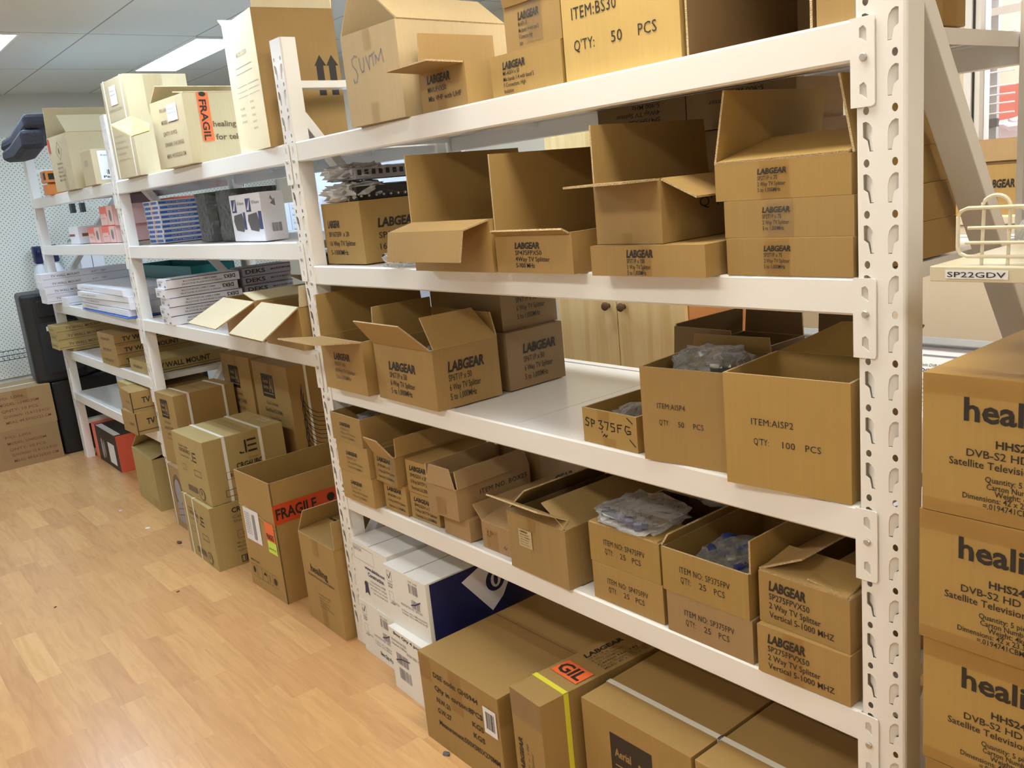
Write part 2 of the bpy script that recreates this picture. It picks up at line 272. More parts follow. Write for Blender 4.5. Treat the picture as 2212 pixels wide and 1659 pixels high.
# ------------------------------------------------------------------ cartons
def flap_mesh(side, w, d, h, segs, m, t=.004, cut=.004, skew=(0, 0)):
    hinge = {'f': ((-w / 2, -d / 2), (w / 2, -d / 2), (0, 1)), 'b': ((w / 2, d / 2), (-w / 2, d / 2), (0, -1)), 'l': ((-w / 2, d / 2), (-w / 2, -d / 2), (1, 0)), 'r': ((w / 2, -d / 2), (w / 2, d / 2), (-1, 0))}[side]
    a, b, inn = [Vector((*q, 0)) for q in hinge]; ax = (b - a).normalized(); a = a + ax * cut + Vector((0, 0, h)); b = b - ax * cut + Vector((0, 0, h)); prof = [Vector((0, 0))]; nn = []
    for L_, ang in segs: prof.append(prof[-1] + Vector((math.cos(R(ang)), math.sin(R(ang)))) * L_); nn.append(Vector((-math.sin(R(ang)), math.cos(R(ang)))))
    nv = [nn[0]] + [(nn[i] + nn[i + 1]).normalized() for i in range(len(nn) - 1)] + [nn[-1]]
    mb = MB(); k = len(prof); tot = sum(s_[0] for s_ in segs); run = 0; pts = []
    for i, (p, q) in enumerate(zip(prof, nv)):
        if i: run += segs[i - 1][0]
        f = run / tot; sa = ax * (skew[0] * f + .004 * f); sb = ax * (skew[1] * f - .004 * f)
        for e in (0, t):
            c = p + q * e; off = inn * c.x + Vector((0, 0, c.y)); pts += [tuple(a + sa + off), tuple(b + sb + off)]
    F = []; E = []
    for i in range(k - 1):
        o = i * 4; F += [(o, o + 1, o + 5, o + 4), (o + 2, o + 6, o + 7, o + 3)]; E += [(o, o + 4, o + 6, o + 2), (o + 1, o + 3, o + 7, o + 5)]
    o = (k - 1) * 4; E += [(o, o + 1, o + 3, o + 2), (0, 2, 3, 1)]
    mb.add(pts, F, m); k2 = mb.mi('edge'); b0 = len(mb.f); mb.f += [list(e) for e in E]; mb.k += [k2] * len(E); return mb
def carton(name, label, x, y, z, w, d, h, rot=0, m='kraft', pr=(), flaps=None, tape=(), stick=(), straps=(), grp=None, cat='carton', strapmat='strap', seam=None, bev=.0025, tapemat='tape', fm=None, side_mat=None):
    c, s = math.cos(R(rot)), math.sin(R(rot)); lx, ly = -w / 2, d / 2; loc = (x + c * lx - s * ly, y + s * lx + c * ly, z)
    mb = MB(); t = .0045
    if flaps is None: mb.box(-w / 2, w / 2, -d / 2, d / 2, 0, h, m)
    else:
        X, Y = w / 2, d / 2; xi, yi = X - t, Y - t
        P = [(-X, -Y, 0), (X, -Y, 0), (X, Y, 0), (-X, Y, 0), (-X, -Y, h), (X, -Y, h), (X, Y, h), (-X, Y, h), (-xi, -yi, h), (xi, -yi, h), (xi, yi, h), (-xi, yi, h), (-xi, -yi, t), (xi, -yi, t), (xi, yi, t), (-xi, yi, t)]
        mb.add(P, [(0, 3, 2, 1), (0, 1, 5, 4), (1, 2, 6, 5), (2, 3, 7, 6), (3, 0, 4, 7), (8, 9, 13, 12), (9, 10, 14, 13), (10, 11, 15, 14), (11, 8, 12, 15), (12, 13, 14, 15)], m)
        b = mb.mi('edge')
        for f in ((4, 5, 9, 8), (5, 6, 10, 9), (6, 7, 11, 10), (7, 4, 8, 11)): mb.f.append(list(f)); mb.k.append(b)
    if seam == 'y': mb.poly([(-.0015, -d / 2 + .002, h + .0004), (.0015, -d / 2 + .002, h + .0004), (.0015, d / 2 - .002, h + .0004), (-.0015, d / 2 - .002, h + .0004)], 'ink_soft')
    if seam == 'x': mb.poly([(-w / 2 + .002, -.0015, h + .0004), (w / 2 - .002, -.0015, h + .0004), (w / 2 - .002, .0015, h + .0004), (-w / 2 + .002, .0015, h + .0004)], 'ink_soft')
    prints(mb, pr, w, d, h)
    parts = bool(flaps or tape or stick or straps)
    if not parts:
        return tag(mb.obj(name, None, loc, rot, bev), label, cat, grp)
    root = thing(name, label, cat, loc, rot, grp); mb.obj('carton_body', root, bevel=bev if flaps is None else 0)
    for k, v in (flaps or {}).items():
        sk = (0, 0)
        if isinstance(v, dict): sk = v.get('skew', sk); v = v['s']
        flap_mesh(k[0], w, d, h, v, fm or m, skew=sk).obj('flap', root)
    for tp in tape:
        tb = MB(); prints(tb, [('R', *q, tapemat) for q in (tp if isinstance(tp, list) else [tp])], w, d, h, lift=.0015); tb.obj('packing_tape', root)
    for st in stick:   # (name, face, u0,u1,v0,v1, mat, sub-prints)
        nm, fc, u0, u1, v0, v1, sm, sp = st; sb = MB(); prints(sb, [('R', fc, 0, 1, 0, 1, sm)], w, d, h, (u0, u1, v0, v1), .002); prints(sb, [(q[0], fc, *q[1:]) for q in sp], w, d, h, (u0, u1, v0, v1), .0026); sb.obj(nm, root)
    for ax, u, *wd in straps:
        sw = wd[0] if wd else .013; b = MB(); e = .0022; a = (u - .5) * (w if ax == 'y' else d)
        X, Y = w / 2, d / 2
        if ax == 'y':
            b.box(a - sw / 2, a + sw / 2, -Y - e, -Y - .0007, 0, h + e, strapmat); b.box(a - sw / 2, a + sw / 2, -Y - e, Y + e, h + .0007, h + e, strapmat); b.box(a - sw / 2, a + sw / 2, Y + .0007, Y + e, 0, h + e, strapmat)
        else:
            b.box(X + .0007, X + e, a - sw / 2, a + sw / 2, 0, h + e, strapmat); b.box(-X - e, X + e, a - sw / 2, a + sw / 2, h + .0007, h + e, strapmat); b.box(-X - e, -X - .0007, a - sw / 2, a + sw / 2, 0, h + e, strapmat)
        b.obj('strap', root)
    return root
C = carton

# ------------------------------------------------------------------ room shell
def slab(name, x0, x1, y0, y1, z0, z1, m):
    return struct(MB().box(x0, x1, y0, y1, z0, z1, m).obj(name))
slab('floor', -7.1, 3.1, -3.1, 3.6, -.05, 0, 'floor'); slab('ceiling', -7.1, 3.1, -3.1, 3.6, 2.53, 2.58, 'ceiling')
slab('wall_left', -7.1, -7.0, -3.1, 3.6, 0, 2.53, 'wall_paint'); slab('wall_right', 3.0, 3.1, -3.1, 3.6, 0, 2.53, 'wall_paint'); slab('wall_front', -7, 3, -3.1, -3.0, 0, 2.53, 'wall_paint')
wb = MB(); wb.box(-7, -.86, 2.3, 2.36, 0, 2.53, 'cream'); wb.box(-.86, 1.0, 2.3, 2.36, 0, 1.30, 'cream'); wb.box(-.86, 1.0, 2.3, 2.36, 2.35, 2.53, 'cream'); wb.box(1.0, 3, 2.3, 2.36, 0, 2.53, 'cream'); struct(wb.obj('wall_back'))
slab('wall_beyond', -7, 3, 3.5, 3.55, 0, 2.53, 'cream')
pg = MB(); pg.box(-6.998, -6.985, -3, 2.28, .43, 2.22, 'pegboard'); tag(pg.obj('pegboard'), 'cream perforated pegboard covering the far end wall', 'pegboard')

# ------------------------------------------------------------------ ceiling lamps
def ceiling_light(x, y, col, k, label):
    t = thing('ceiling_light', label, 'ceiling light', (x, y, 2.53), 0, 'recessed ceiling light panels')
    f = MB()
    for a in ((-.6, .6, -.15, -.138), (-.6, .6, .138, .15), (-.6, -.588, -.138, .138), (.588, .6, -.138, .138)): f.box(*a, -.012, -.0005, 'frame_white')
    f.obj('frame', t); d = MB(); d.box(-.588, .588, -.138, .138, -.008, -.001, mat('lit diffuser', (.9, .9, .9), .5, emit=(col, LAMP_POWER * k))); d.obj('diffuser', t)
ROWN = {-.244: 'above the aisle edge of the shelving', .987: 'behind the shelving', -1.744: 'out in the aisle', 2.95: 'beyond the back window'}
COLN = {-5.23: 'at the far end', -2.83: 'over the middle bay', -.43: 'over the near bay', 1.97: 'past the near end'}
for (x, y, c_, k_) in LAMPS: ceiling_light(x, y, c_, k_, 'white recessed light panel %s, %s' % (ROWN[y], COLN[x]))

# ------------------------------------------------------------------ steel shelving
PIT = .076; PW = .079; PD = .05; H = 2.015; D = .62; ROWZ = [1.6532 - PIT * k for k in range(-4, 21)]
def slot(c, zt, mir):
    q = [(0, -.03), (0, .5), (.42, .62), (.62, 1), (1, 1), (1, .42), (.9, .16), (.62, .01), (.3, -.06)]; wd = .0165
    return [((c + (.5 - a if mir else a - .5) * wd), zt - b * .041) for a, b in q]
def oval(c, z): return [(c + .0048 * math.cos(a * PI / 6), z + .0062 * math.sin(a * PI / 6)) for a in range(12)]
def plate(outer, holes, t, m):
    cu = bpy.data.curves.new('p', 'CURVE'); cu.dimensions = '2D'; cu.fill_mode = 'BOTH'; cu.extrude = t / 2
    for pl in [outer] + holes:
        s = cu.splines.new('POLY'); s.points.add(len(pl) - 1); s.use_cyclic_u = True
        for p, (a, b) in zip(s.points, pl): p.co = (a, b, 0, 1)
    ob = bpy.data.objects.new('p', cu); tmp.objects.link(ob); dg = bpy.context.evaluated_depsgraph_get(); me = ob.evaluated_get(dg).to_mesh()
    r = ([tuple(v.co) for v in me.vertices], [tuple(f.vertices) for f in me.polygons]); ob.evaluated_get(dg).to_mesh_clear(); bpy.data.objects.remove(ob); bpy.data.curves.remove(cu); return r
holes = []; dimp = []
for z in ROWZ:
    if .03 < z < H - .02: holes += [oval(.0173, z), oval(PW - .0173, z)]
    zt = z - .018
    if zt - .045 > .02 and zt < H - .01: holes += [slot(.020, zt, False), slot(PW - .020, zt, True)]; dimp += [(.020, zt, 0), (PW - .020, zt, 1)]
pv, pf = plate([(.005, 0), (PW - .005, 0), (PW - .005, H), (.005, H)], holes, .0016, 'steel')
pm = MB(); pm.add([(a, .0008 - c, b) for a, b, c in pv], [f[::-1] for f in pf], 'steel')
prof = [(.005, 0), (.0018, .0018), (0, .005), (0, PD), (.012, PD), (.012, PD - .002), (.002, PD - .002), (.002, .005), (.005, .0025)]
for mir in (0, 1):
    q = [((PW - a) if mir else a, b, 0) for a, b in prof]; pm.prism(q if mir else q[::-1], (0, 0, H), 'steel')
for c_, zt, mir in dimp:   # pressed tongue behind every slot
    s = slot(c_, zt + .0015, mir); xi = c_ + (-.0083 if mir else .0083); dep = lambda a: .0012 + .008 * min(1, abs(a - xi) / .0165)
    pm.prism([(a, dep(a), b - .0005) for a, b in s], (0, .0012, 0), 'steel')
pm.box(.003, PW - .003, .003, PD - .004, H - .004, H, 'steel')
POST = pm.obj('post'); POSTM = POST.data; bpy.data.objects.remove(POST)
def post(root, x, y, mirror=False):
    o = bpy.data.objects.new('post', POSTM); COL.objects.link(o); o.parent = root; o.location = (x + (PW if mirror else 0), y + (0 if not mirror else 0), 0)
    if mirror: o.rotation_euler.z = PI
    return o
def brace(root, x, y0, z0, y1, z1, t=.03, x0=.012, x1=.066):
    a = Vector((0, y0, z0)); b = Vector((0, y1, z1)); n = (b - a).normalized(); q = Vector((0, -n.z, n.y)) * t / 2; e = .003
    m = MB(); A, B = a - q, a + q; m.prism([(x + x0, *A.yz), (x + x0, *B.yz), (x + x1, *B.yz), (x + x1, *A.yz)], b - a, 'steel'); m.obj('brace', root, bevel=.002)
def upright(root, x, flip=False):
    post(root, x, 0); post(root, x, D, True)
    f, r = PD - .004, D - PD + .004
    brace(root, x, f, 1.880, r, 1.880, .022)
    if flip: brace(root, x, r, 1.78, f, 1.12); brace(root, x, f, 1.05, r, .4)
    else: brace(root, x, f, 1.79, r, 1.06); brace(root, x, r, .98, f, .32)
    brace(root, x, f, .24, r, .24)
    for y in (0, D - PD): MB().box(x + .001, x + PW - .001, y + .001, y + PD - .001, 0, .004, 'steel').obj('foot', root)
def beam(root, x0, x1, z, back=False, cl=True, cr=True):
    """z = top; the box beam runs between posts, with a hooked connector at each end"""
    m = MB(); hb = .06; y0 = .0
    pr_ = [(-.001, -hb + .004), (.003, -hb), (.036, -hb), (.038, -.016), (.030, -.012), (.028, -.001), (.003, 0), (-.001, -.004)]
    q = [(0, a if not back else D - a, b) for a, b in pr_]
    m.prism([(x0, a, z + b) for _, a, b in (q if not back else q[::-1])], (x1 - x0, 0, 0), 'steel'); o = m.obj('beam', root, bevel=.0018)
    ys = (-.0042, -.001) if not back else (D + .001, D + .0042)
    for xe, s, on in ((x0, -1, cl), (x1, 1, cr)):
        if not on: continue
        cm = MB(); xa, xb = sorted((xe - s * .004, xe + s * .034)); zc = z - .0558
        hs = [[(xe + s * a, zc + b) for a, b in sh] for sh in ([(.0105, .041), (.0105, .028), (.0225, .019), (.0215, .039), (.017, .044)], [(.0105, -.038), (.0105, -.051), (.0225, -.060), (.0215, -.040), (.017, -.035)])]
        rr = .005; xo = xe + s * .034; xi = xe - s * .004
        out = [(xi, z), (xo - s * rr, z), (xo - s * rr * .3, z - rr * .3), (xo, z - rr), (xo, z - .126 + rr), (xo - s * rr * .3, z - .126 + rr * .3), (xo - s * rr, z - .126), (xi, z - .126)]
        v, f = plate(out, hs, .003, 'steel'); yc = sum(ys) / 2; cm.add([(a, yc - c, b) for a, b, c in v], [g[::-1] for g in f], 'steel')
        for hpoly in hs: cm.prism([(a, yc + (.0012 if not back else -.0012), b) for a, b in hpoly], (0, .0004, 0), 'steel_in')
        yb = ys[0] if not back else ys[1]; cm.lathe([(.0048, yb - .004), (.0058, yb - .003), (.0058, yb + .001)], 'bolt', (xe + s * .0173, 0, zc), 14, 'y'); cm.obj('connector_plate', o)
    return o
def deck(root, x0, x1, z, n=4):
    m = MB(); st = (x1 - x0) / n
    for i in range(n):
        a, b = x0 + i * st + .0011, x0 + (i + 1) * st - .0011
        m.box(a, b, .030, D - .030, z - .006, z - .0035, 'steel'); m.box(a, a + .0015, .036, D - .036, z - .03, z - .006, 'steel'); m.box(b - .0015, b, .036, D - .036, z - .03, z - .006, 'steel')
    for k in (.22, .40): m.box(x0 + .002, x1 - .002, k - .012, k + .012, z - .026, z - .006, 'steel')
    m.obj('shelf_deck', root)
XA, XB, XC, XD = 0, -1.93, -3.84, -5.67
LV1 = (1.709, 1.329, .949, .569); LV2 = (1.709, 1.405, 1.05); LV3 = (1.712, 1.42, 1.05, .748, .46)
def bay(label, xl, xr, levels, posts):
    t = thing('shelving_bay', label, 'shelving', ((xl + xr) / 2, .31, 0), 0, 'white steel shelving bays'); o = Vector(t.location)
    before = set(COL.objects)
    for px, fl in posts: upright(t, px, fl)
    for z in levels:
        for bk in (False, True): beam(t, xl + PW + .001, xr - .001, z, bk)
        deck(t, xl + PW + .002, xr - .002, z)
    for c_ in t.children: c_.location -= o
bay('white steel shelving bay nearest the camera, four shelves of splitter cartons', XB, XA, LV1, [(XA, False), (XB, False)])
bay('white steel shelving bay in the middle, three high shelves over big floor cartons', XC, XB, LV2, [(XC, False)])
bay('white steel shelving bay at the far left end with five shelves', XD, XC, LV3, [(XD, True)])
# ================================================================== NEAR BAY
S1, S2, S3, S4 = 1.7095, 1.3295, .9495, .5695
G1 = 'cartons on the top shelf of the near bay'; G2 = 'cartons on the second shelf of the near bay'; G3 = 'cartons on the third shelf of the near bay'; G4 = 'cartons on the bottom shelf of the near bay'; G5 = 'cartons on the floor under the near bay'
W90, W180 = 90, 180
# --- top shelf
C('open_carton', 'open carton on the near top shelf with a handwritten marker word on its front', -1.201, -.011, S1, .245, .37, .231, 3.9, 'kraft_cool_lit', [
    ('S', 'f', [[(.27, .74), (.22, .755), (.165, .72), (.17, .66), (.225, .60), (.245, .54), (.215, .475), (.175, .47), (.165, .51)], [(.30, .715), (.315, .60), (.335, .565), (.37, .575), (.385, .66), (.385, .71)], [(.43, .715), (.475, .575), (.485, .67), (.50, .715)], [(.50, .705), (.59, .735)], [(.545, .72), (.555, .60)], [(.60, .615), (.605, .70), (.65, .64), (.715, .745), (.735, .61)]], .0035, 'ink_grey')],
    {'l': [(.115, 62)], 'r': [(.12, 38)]}, tape=[[('f', .42, .55, .78, 1.0)], [('f', .42, .56, .0, .22)]], tapemat='tape_clear', grp=G1)  # board paled to hold the cool light on its front
C('small_open_carton', 'small open carton in front of the handwritten one, its front flap sticking out', -.968, .012, S1, .186, .25, .097, .6, 'kraft', lab('f', .17, .68, .67, .2, [('MV/UFVX50', .58), ('Mix VHF with UHF', .88)], c2=.13, dv=.21) + [],
    {'f': [(.10, 178)], 'l': {'s': [(.092, 88)], 'skew': (0, 0)}}, tape=[[('f', .36, .56, 0, .98)]], grp=G1)
M1 = [('M1-4/5FV x 50', .42), ('Mix bands 1-4 with band 5', .62), ('F Connectors, High', .5), ('Isolation', .32)]
C('carton', 'low carton under its taped twin, left of the big golden box', -.662, .03, S1, .234, .3, .090, 0, 'kraft_gold', lab('f', .18, .51, .65, .17, M1, c2=.10, dv=.14), grp=G1)
C('open_carton', 'taped open carton stacked on its twin left of the big golden box', -.660, .035, S1 + .0905, .180, .28, .092, 0, 'kraft', lab('f', .26, .64, .65, .17, M1, c2=.10, dv=.14), {'f': [(.08, 105)], 'b': [(.06, 95)]}, tape=[[('f', .38, .68, .12, 1)]], tapemat='tape_clear', grp=G1)
C('carton', 'big golden carton on the near top shelf printed with a quantity of 50', -.349, .03, S1, .303, .3, .35, 0, 'kraft_bright', [('T', 'f', .095, .5, .335, .068, 'ITEM:BS30', 'it'), ('T', 'f', .10, .29, .165, .062, "Q'TY:", 'it'), ('T', 'f', .44, .535, .165, .062, '50', 'it'), ('T', 'f', .67, .82, .165, .062, 'PCS', 'it')], grp=G1)
t = thing('empty_carton', 'empty carton lying on its side, mouth to the front, right of the golden box', 'carton', (-.212, .2, S1), 0, G1)
m = MB()
for q in ((-.125, .125, -.17, .17, 0, .004), (-.125, .125, -.17, .17, .346, .35), (-.125, -.1205, -.17, .17, .004, .346), (.1205, .125, -.17, .17, .004, .346), (-.1205, .1205, .1655, .17, .004, .346)): m.box(*q, 'kraft_brown')
for q in ((-.125, -.1205), (.1205, .125)): m.poly([(q[0], -.1703, .001), (q[1], -.1703, .001), (q[1], -.1703, .35), (q[0], -.1703, .35)], 'edge')
m.obj('carton_body', t)
C('slim_carton', 'narrow upright carton at the right end of the near top shelf', -.008, .025, S1, .070, .345, .40, 0, 'kraft', [], grp=G1, tape=[[('r', .75, .9, 0, 1)]])
# --- second shelf
C('carton', 'sealed sixteen way splitter carton at the left end of the second shelf', -1.607, .054, S2, .238, .32, .186, 0, 'kraft_gold', lab('f', .12, .44, .60, .12, [('SP1675FP  x 20', .66), ('16 Way TV Splitter', .80), ('5-1000MHz', .58)], c2=.085, dv=.15) + lab('r', .17, .62, .56, .145, [('SP1675FP', .55), ('16 Way', .45), ('5-1000MHz', .62)], c2=.1, dv=.18), grp=G2)
A4P = lab('f', .27, .6, .62, .16, [('SP475FPX50', .62), ('4Way TV Splitter', .72), ('5-900 MHz', .52)], c2=.12, dv=.16) + lab('r', .2, .7, .5, .2)
C('open_carton', 'wide open carton on the second shelf whose front flap is bent down in a fold', -.862, -.044, S2, .325, .385, .121, 0, 'kraft', squig('f', .33, .5, .3, .1, 1, .09), {'l': [(.165, 91)], 'f': [(.075, 193), (.072, 258)], 'b': [(.10, 100)]}, fm='kraft', grp=G2)
C('open_carton', 'open splitter carton beside the folded flap, tall side flap up', -.602, -.039, S2, .252, .40, .086, 0, 'kraft', A4P, {'l': [(.175, 91)], 'f': [(.02, 150)]}, grp=G2)
C('flat_carton', 'flat carton of three way splitters under an open cream toned box', -.262, -.040, S2, .276, .38, .058, 2.0, 'kraft', lab('f', .34, .575, .62, .25, [('SP3T1P x 100', .5), ('3 Way TV Splitter', .55), ('5 to 1,000MHz', .51)], c2=.15, dv=.19), tape=[[('f', .46, .56, 0, 1), ('t', .46, .56, 0, 1)]], grp=G2)
C('open_carton', 'open box with two flaps spread out, standing on a flat carton', -.368, -.027, S2 + .0592, .172, .36, .118, 0, 'kraft', [('T', 'r', .30, .62, .72, .17, 'ITEM:', 'it'), ('T', 'r', .30, .58, .48, .17, "Q'TY:", 'it'), ('T', 'r', .68, .74, .48, .17, '2', 'it')], {'f': [(.088, 180)], 'r': [(.085, 205)], 'l': [(.112, 92)]}, tape=[[('f', .40, .56, 0, .18)]], grp=G2)
SP2 = lambda u: lab('f', .32 + u, .54 + u, .66, .15, [('SP2T1P x 75', .47 + u), ('2 Way TV Splitter', .53 + u), ('5 to 1,000MHz', .49 + u)], c2=.11, dv=.155)
C('flat_carton', 'lowest of three stacked two way splitter cartons beside the near post', -.006, .0, S2, .240, .34, .063, 0, 'kraft', SP2(.0), tape=[[('f', .33, .53, 0, 1)]], grp=G2)
C('flat_carton', 'middle of three stacked two way splitter cartons beside the near post', -.008, .008, S2 + .0635, .246, .335, .063, 0, 'kraft', SP2(0), tape=[[('f', .34, .56, 0, 1), ('t', .34, .56, 0, .1)]], tapemat='tape_clear', grp=G2)
C('open_carton', 'topmost of three stacked two way splitter cartons, flaps standing up', -.014, .012, S2 + .127, .260, .33, .063, 0, 'kraft_gold', SP2(.02), {'l': [(.125, 80)], 'r': {'s': [(.122, 78)], 'skew': (0, -.12)}, 'f': [(.165, 13)], 'b': [(.03, 60)]}, tape=[[('f', .36, .58, 0, 1)]], grp=G2)
# at the back of the second shelf
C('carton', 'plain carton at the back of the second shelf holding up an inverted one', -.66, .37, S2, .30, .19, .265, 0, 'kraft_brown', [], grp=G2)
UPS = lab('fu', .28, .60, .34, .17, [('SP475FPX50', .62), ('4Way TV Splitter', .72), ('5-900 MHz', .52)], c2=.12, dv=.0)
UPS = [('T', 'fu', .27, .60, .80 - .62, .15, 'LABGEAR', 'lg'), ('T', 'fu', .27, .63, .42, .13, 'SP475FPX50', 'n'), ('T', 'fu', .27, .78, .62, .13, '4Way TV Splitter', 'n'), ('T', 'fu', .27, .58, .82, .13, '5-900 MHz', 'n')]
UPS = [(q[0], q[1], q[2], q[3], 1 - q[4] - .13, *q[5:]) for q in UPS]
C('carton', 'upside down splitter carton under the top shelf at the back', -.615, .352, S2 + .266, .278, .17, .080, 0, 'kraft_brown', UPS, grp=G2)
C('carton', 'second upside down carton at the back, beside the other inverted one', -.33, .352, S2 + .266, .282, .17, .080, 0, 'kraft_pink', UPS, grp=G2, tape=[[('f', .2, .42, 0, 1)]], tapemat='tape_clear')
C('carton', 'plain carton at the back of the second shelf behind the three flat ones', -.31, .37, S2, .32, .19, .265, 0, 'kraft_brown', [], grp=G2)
# --- third shelf
L6 = lambda: [('SP6T1P x 50', .56), ('6 Way TV Splitter', .8), ('5 to 1,000MHz', .66)]
C('open_carton', 'open carton at the left end of the third shelf, pale flap jutting out', -1.541, -.036, S3, .262, .40, .164, 0, 'kraft', lab('f', .30, .68, .60, .13, [(a, b * .85 + .08) for a, b in L6()], c2=.08, dv=.125, m2='ink_soft'), {'f': [(.145, 172)], 'l': [(.13, 92)]}, grp=G3)
C('open_carton', 'open six way splitter carton on the third shelf with flaps flared upward', -1.190, -.025, S3, .311, .216, .166, -1, 'kraft', lab('f', .24, .70, .56, .15, [('SP6T1P x 50', .54), ('6 Way TV Splitter', .66), ('5 to 1,000MHz', .6)], c2=.10, dv=.14) + lab('r', .20, .76, .60, .17, [('SP6T1P x 50', .55), ('6 Way TV Splitter', .68), ('5 to 1,000MHz', .6)], c2=.11, dv=.155), {'f': {'s': [(.092, 128)], 'skew': (0, -.05)}, 'r': {'s': [(.10, 55)], 'skew': (0, -.03)}, 'l': [(.10, 88)], 'b': [(.07, 80)]}, grp=G3)
C('carton', 'lower of two stacked six way splitter cartons behind the flared open one', -1.191, .225, S3, .25, .215, .166, .8, 'kraft_brown', lab('r', .27, .86, .60, .16, [('SP6T1P x 50', .64), ('6 Way TV Splitter', .78), ('5 to 1,000MHz', .68)], c2=.1, dv=.155), grp=G3)
C('carton', 'upper of two stacked six way splitter cartons, just under the second shelf', -1.216, .238, S3 + .167, .25, .21, .15, .7, 'kraft_brown', lab('r', .27, .86, .66, .16, [('SP6T1P x 50', .64), ('6 Way TV Splitter', .78), ('5 to 1,000MHz', .68)], c2=.1, dv=.16), grp=G3)
C('carton', 'plain brown carton at the back of the third shelf behind the open ones', -1.475, .375, S3, .30, .2, .27, 0, 'kraft', [], grp=G3)
C('small_open_carton', 'small open bin carton on the third shelf with handwritten code and yellow tape', -.500, .007, S3, .165, .2, .078, -.9, 'kraft_gold', [
    ('S', 'f', [[(.13, .70), (.08, .72), (.06, .64), (.12, .58), (.10, .48), (.05, .50)], [(.17, .70), (.17, .47)], [(.17, .70), (.23, .66), (.22, .58), (.17, .57)], [(.31, .69), (.37, .71), (.34, .60), (.39, .54), (.36, .46), (.31, .48)], [(.42, .69), (.49, .69), (.46, .47)], [(.60, .69), (.54, .69), (.54, .60), (.60, .58), (.60, .48), (.54, .46)], [(.66, .47), (.66, .68), (.74, .70)], [(.66, .59), (.72, .60)], [(.88, .68), (.81, .70), (.79, .58), (.83, .47), (.89, .50), (.89, .57), (.84, .57)], [(.36, .37), (.37, .40)], [(.38, .26), (.41, .33), (.43, .26), (.46, .32)], [(.84, .93), (.93, .80)], [(.87, .33), (.96, .17)]], .0028, 'ink')], {}, tape=[[('f', .30, .52, .70, .99)], [('f', .38, .62, .02, .24)]], grp=G3)
ITM = lambda a, q, u, v: [('T', 'f', u, u + .34, v, .06, 'ITEM:' + a, 'it'), ('T', 'f', u + .015, u + .14, v - .175, .06, "Q'TY:", 'it'), ('T', 'f', u + .25, u + .25 + (.07 if len(q) < 3 else .10), v - .175, .06, q, 'it'), ('T', 'f', u + .43, u + .55, v - .175, .06, 'PCS', 'it')]
C('open_carton', 'tall open carton on the third shelf with a plastic bag heaped on top', -.277, .014, S3, .190, .19, .194, 7.2, 'kraft', ITM('AISP4', '50', .20, .575), {'b': [(.03, 95)]}, grp=G3)
C('open_carton', 'biggest open carton on the third shelf, against the near post', -.013, .000, S3, .236, .195, .208, 6.0, 'kraft_gold', ITM('AISP2', '100', .23, .565), {'b': {'s': [(.075, 135)], 'skew': (-.03, -.10)}}, grp=G3)
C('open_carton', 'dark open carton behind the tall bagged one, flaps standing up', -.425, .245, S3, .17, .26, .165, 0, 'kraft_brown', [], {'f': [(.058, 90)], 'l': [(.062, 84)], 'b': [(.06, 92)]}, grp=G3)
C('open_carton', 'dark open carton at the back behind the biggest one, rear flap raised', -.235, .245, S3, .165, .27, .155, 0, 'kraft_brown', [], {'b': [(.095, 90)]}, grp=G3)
# --- bottom shelf
SAT = lambda a: [(a, .74), ('3 Way SAT/TV Splitter', .92), ('Vertical 5-2,300MHz', .88)]
sm = lambda: lab('f', .30, .66, .60, .13, [('SP-SD20V x 20', .6), ('2 Way SAT/TV Splitter', .8), ('Vertical 5-2,300MHz', .76)], c2=.08, dv=.15, m2='ink_soft')
C('carton', 'lowest of three cartons stacked at the left end of the bottom shelf', -1.623, -.02, S4, .20, .33, .097, 0, 'kraft', sm(), grp=G4)
C('carton', 'middle of three cartons stacked at the left end of the bottom shelf', -1.628, -.02, S4 + .0975, .20, .33, .099, 0, 'kraft', sm(), grp=G4)
C('open_carton', 'open topmost carton of the stack at the left end of the bottom shelf', -1.646, -.022, S4 + .197, .20, .33, .091, -1, 'kraft', sm() + [('T', 'r', .5, .95, .72, .17, 'LABGEAR', 'lg')], {}, grp=G4)
C('carton', 'carton under a small open one, second pile from the left on the bottom shelf', -1.477, .010, S4, .125, .33, .095, 1, 'kraft', lab('f', .16, .80, .70, .14, SAT('SP-SD20V x 20'), c2=.09, dv=.19), grp=G4)
C('open_carton', 'small open carton with torn flaps raised, second pile from the left', -1.492, -.006, S4 + .0955, .128, .34, .094, -1, 'kraft', lab('f', .16, .80, .72, .15, SAT('SP-SD20V x 20'), c2=.09, dv=.19), {'f': {'s': [(.062, 118)], 'skew': (0, -.035)}, 'r': [(.058, 86)]}, tape=[[('f', .7, .98, 0, 1)]], tapemat='tape_clear', grp=G4)
C('carton', 'lower of two cartons in the third pile from the left on the bottom shelf', -1.324, .022, S4, .145, .25, .082, 1.3, 'kraft', lab('f', .14, .74, .70, .16, SAT('SP42GDV x 20'), c2=.12, dv=.2), grp=G4)
C('carton', 'upper of two cartons in the third pile, partly behind a taped open box', -1.335, .025, S4 + .0825, .141, .25, .10, 2, 'kraft', lab('f', .14, .74, .70, .16, SAT('SP42GDV x 20'), c2=.12, dv=.2), grp=G4)
C('carton', 'plain carton under the long open box with patched front', -1.160, .010, S4, .123, .26, .066, .1, 'kraft_pink', [], grp=G4)
C('open_carton', 'long open box with a ragged patched front on the bottom shelf', -1.172, -.012, S4 + .0665, .138, .27, .091, 2, 'kraft_pink', [('T', 'r', .30, .95, .62, .16, 'ITEM NO. BOX25', 'it')], {'f': {'s': [(.055, 86)], 'skew': (.012, -.02)}, 'r': [(.050, 74)], 'l': [(.05, 96)]}, tape=[[('f', .28, .62, .05, .62)]], grp=G4)
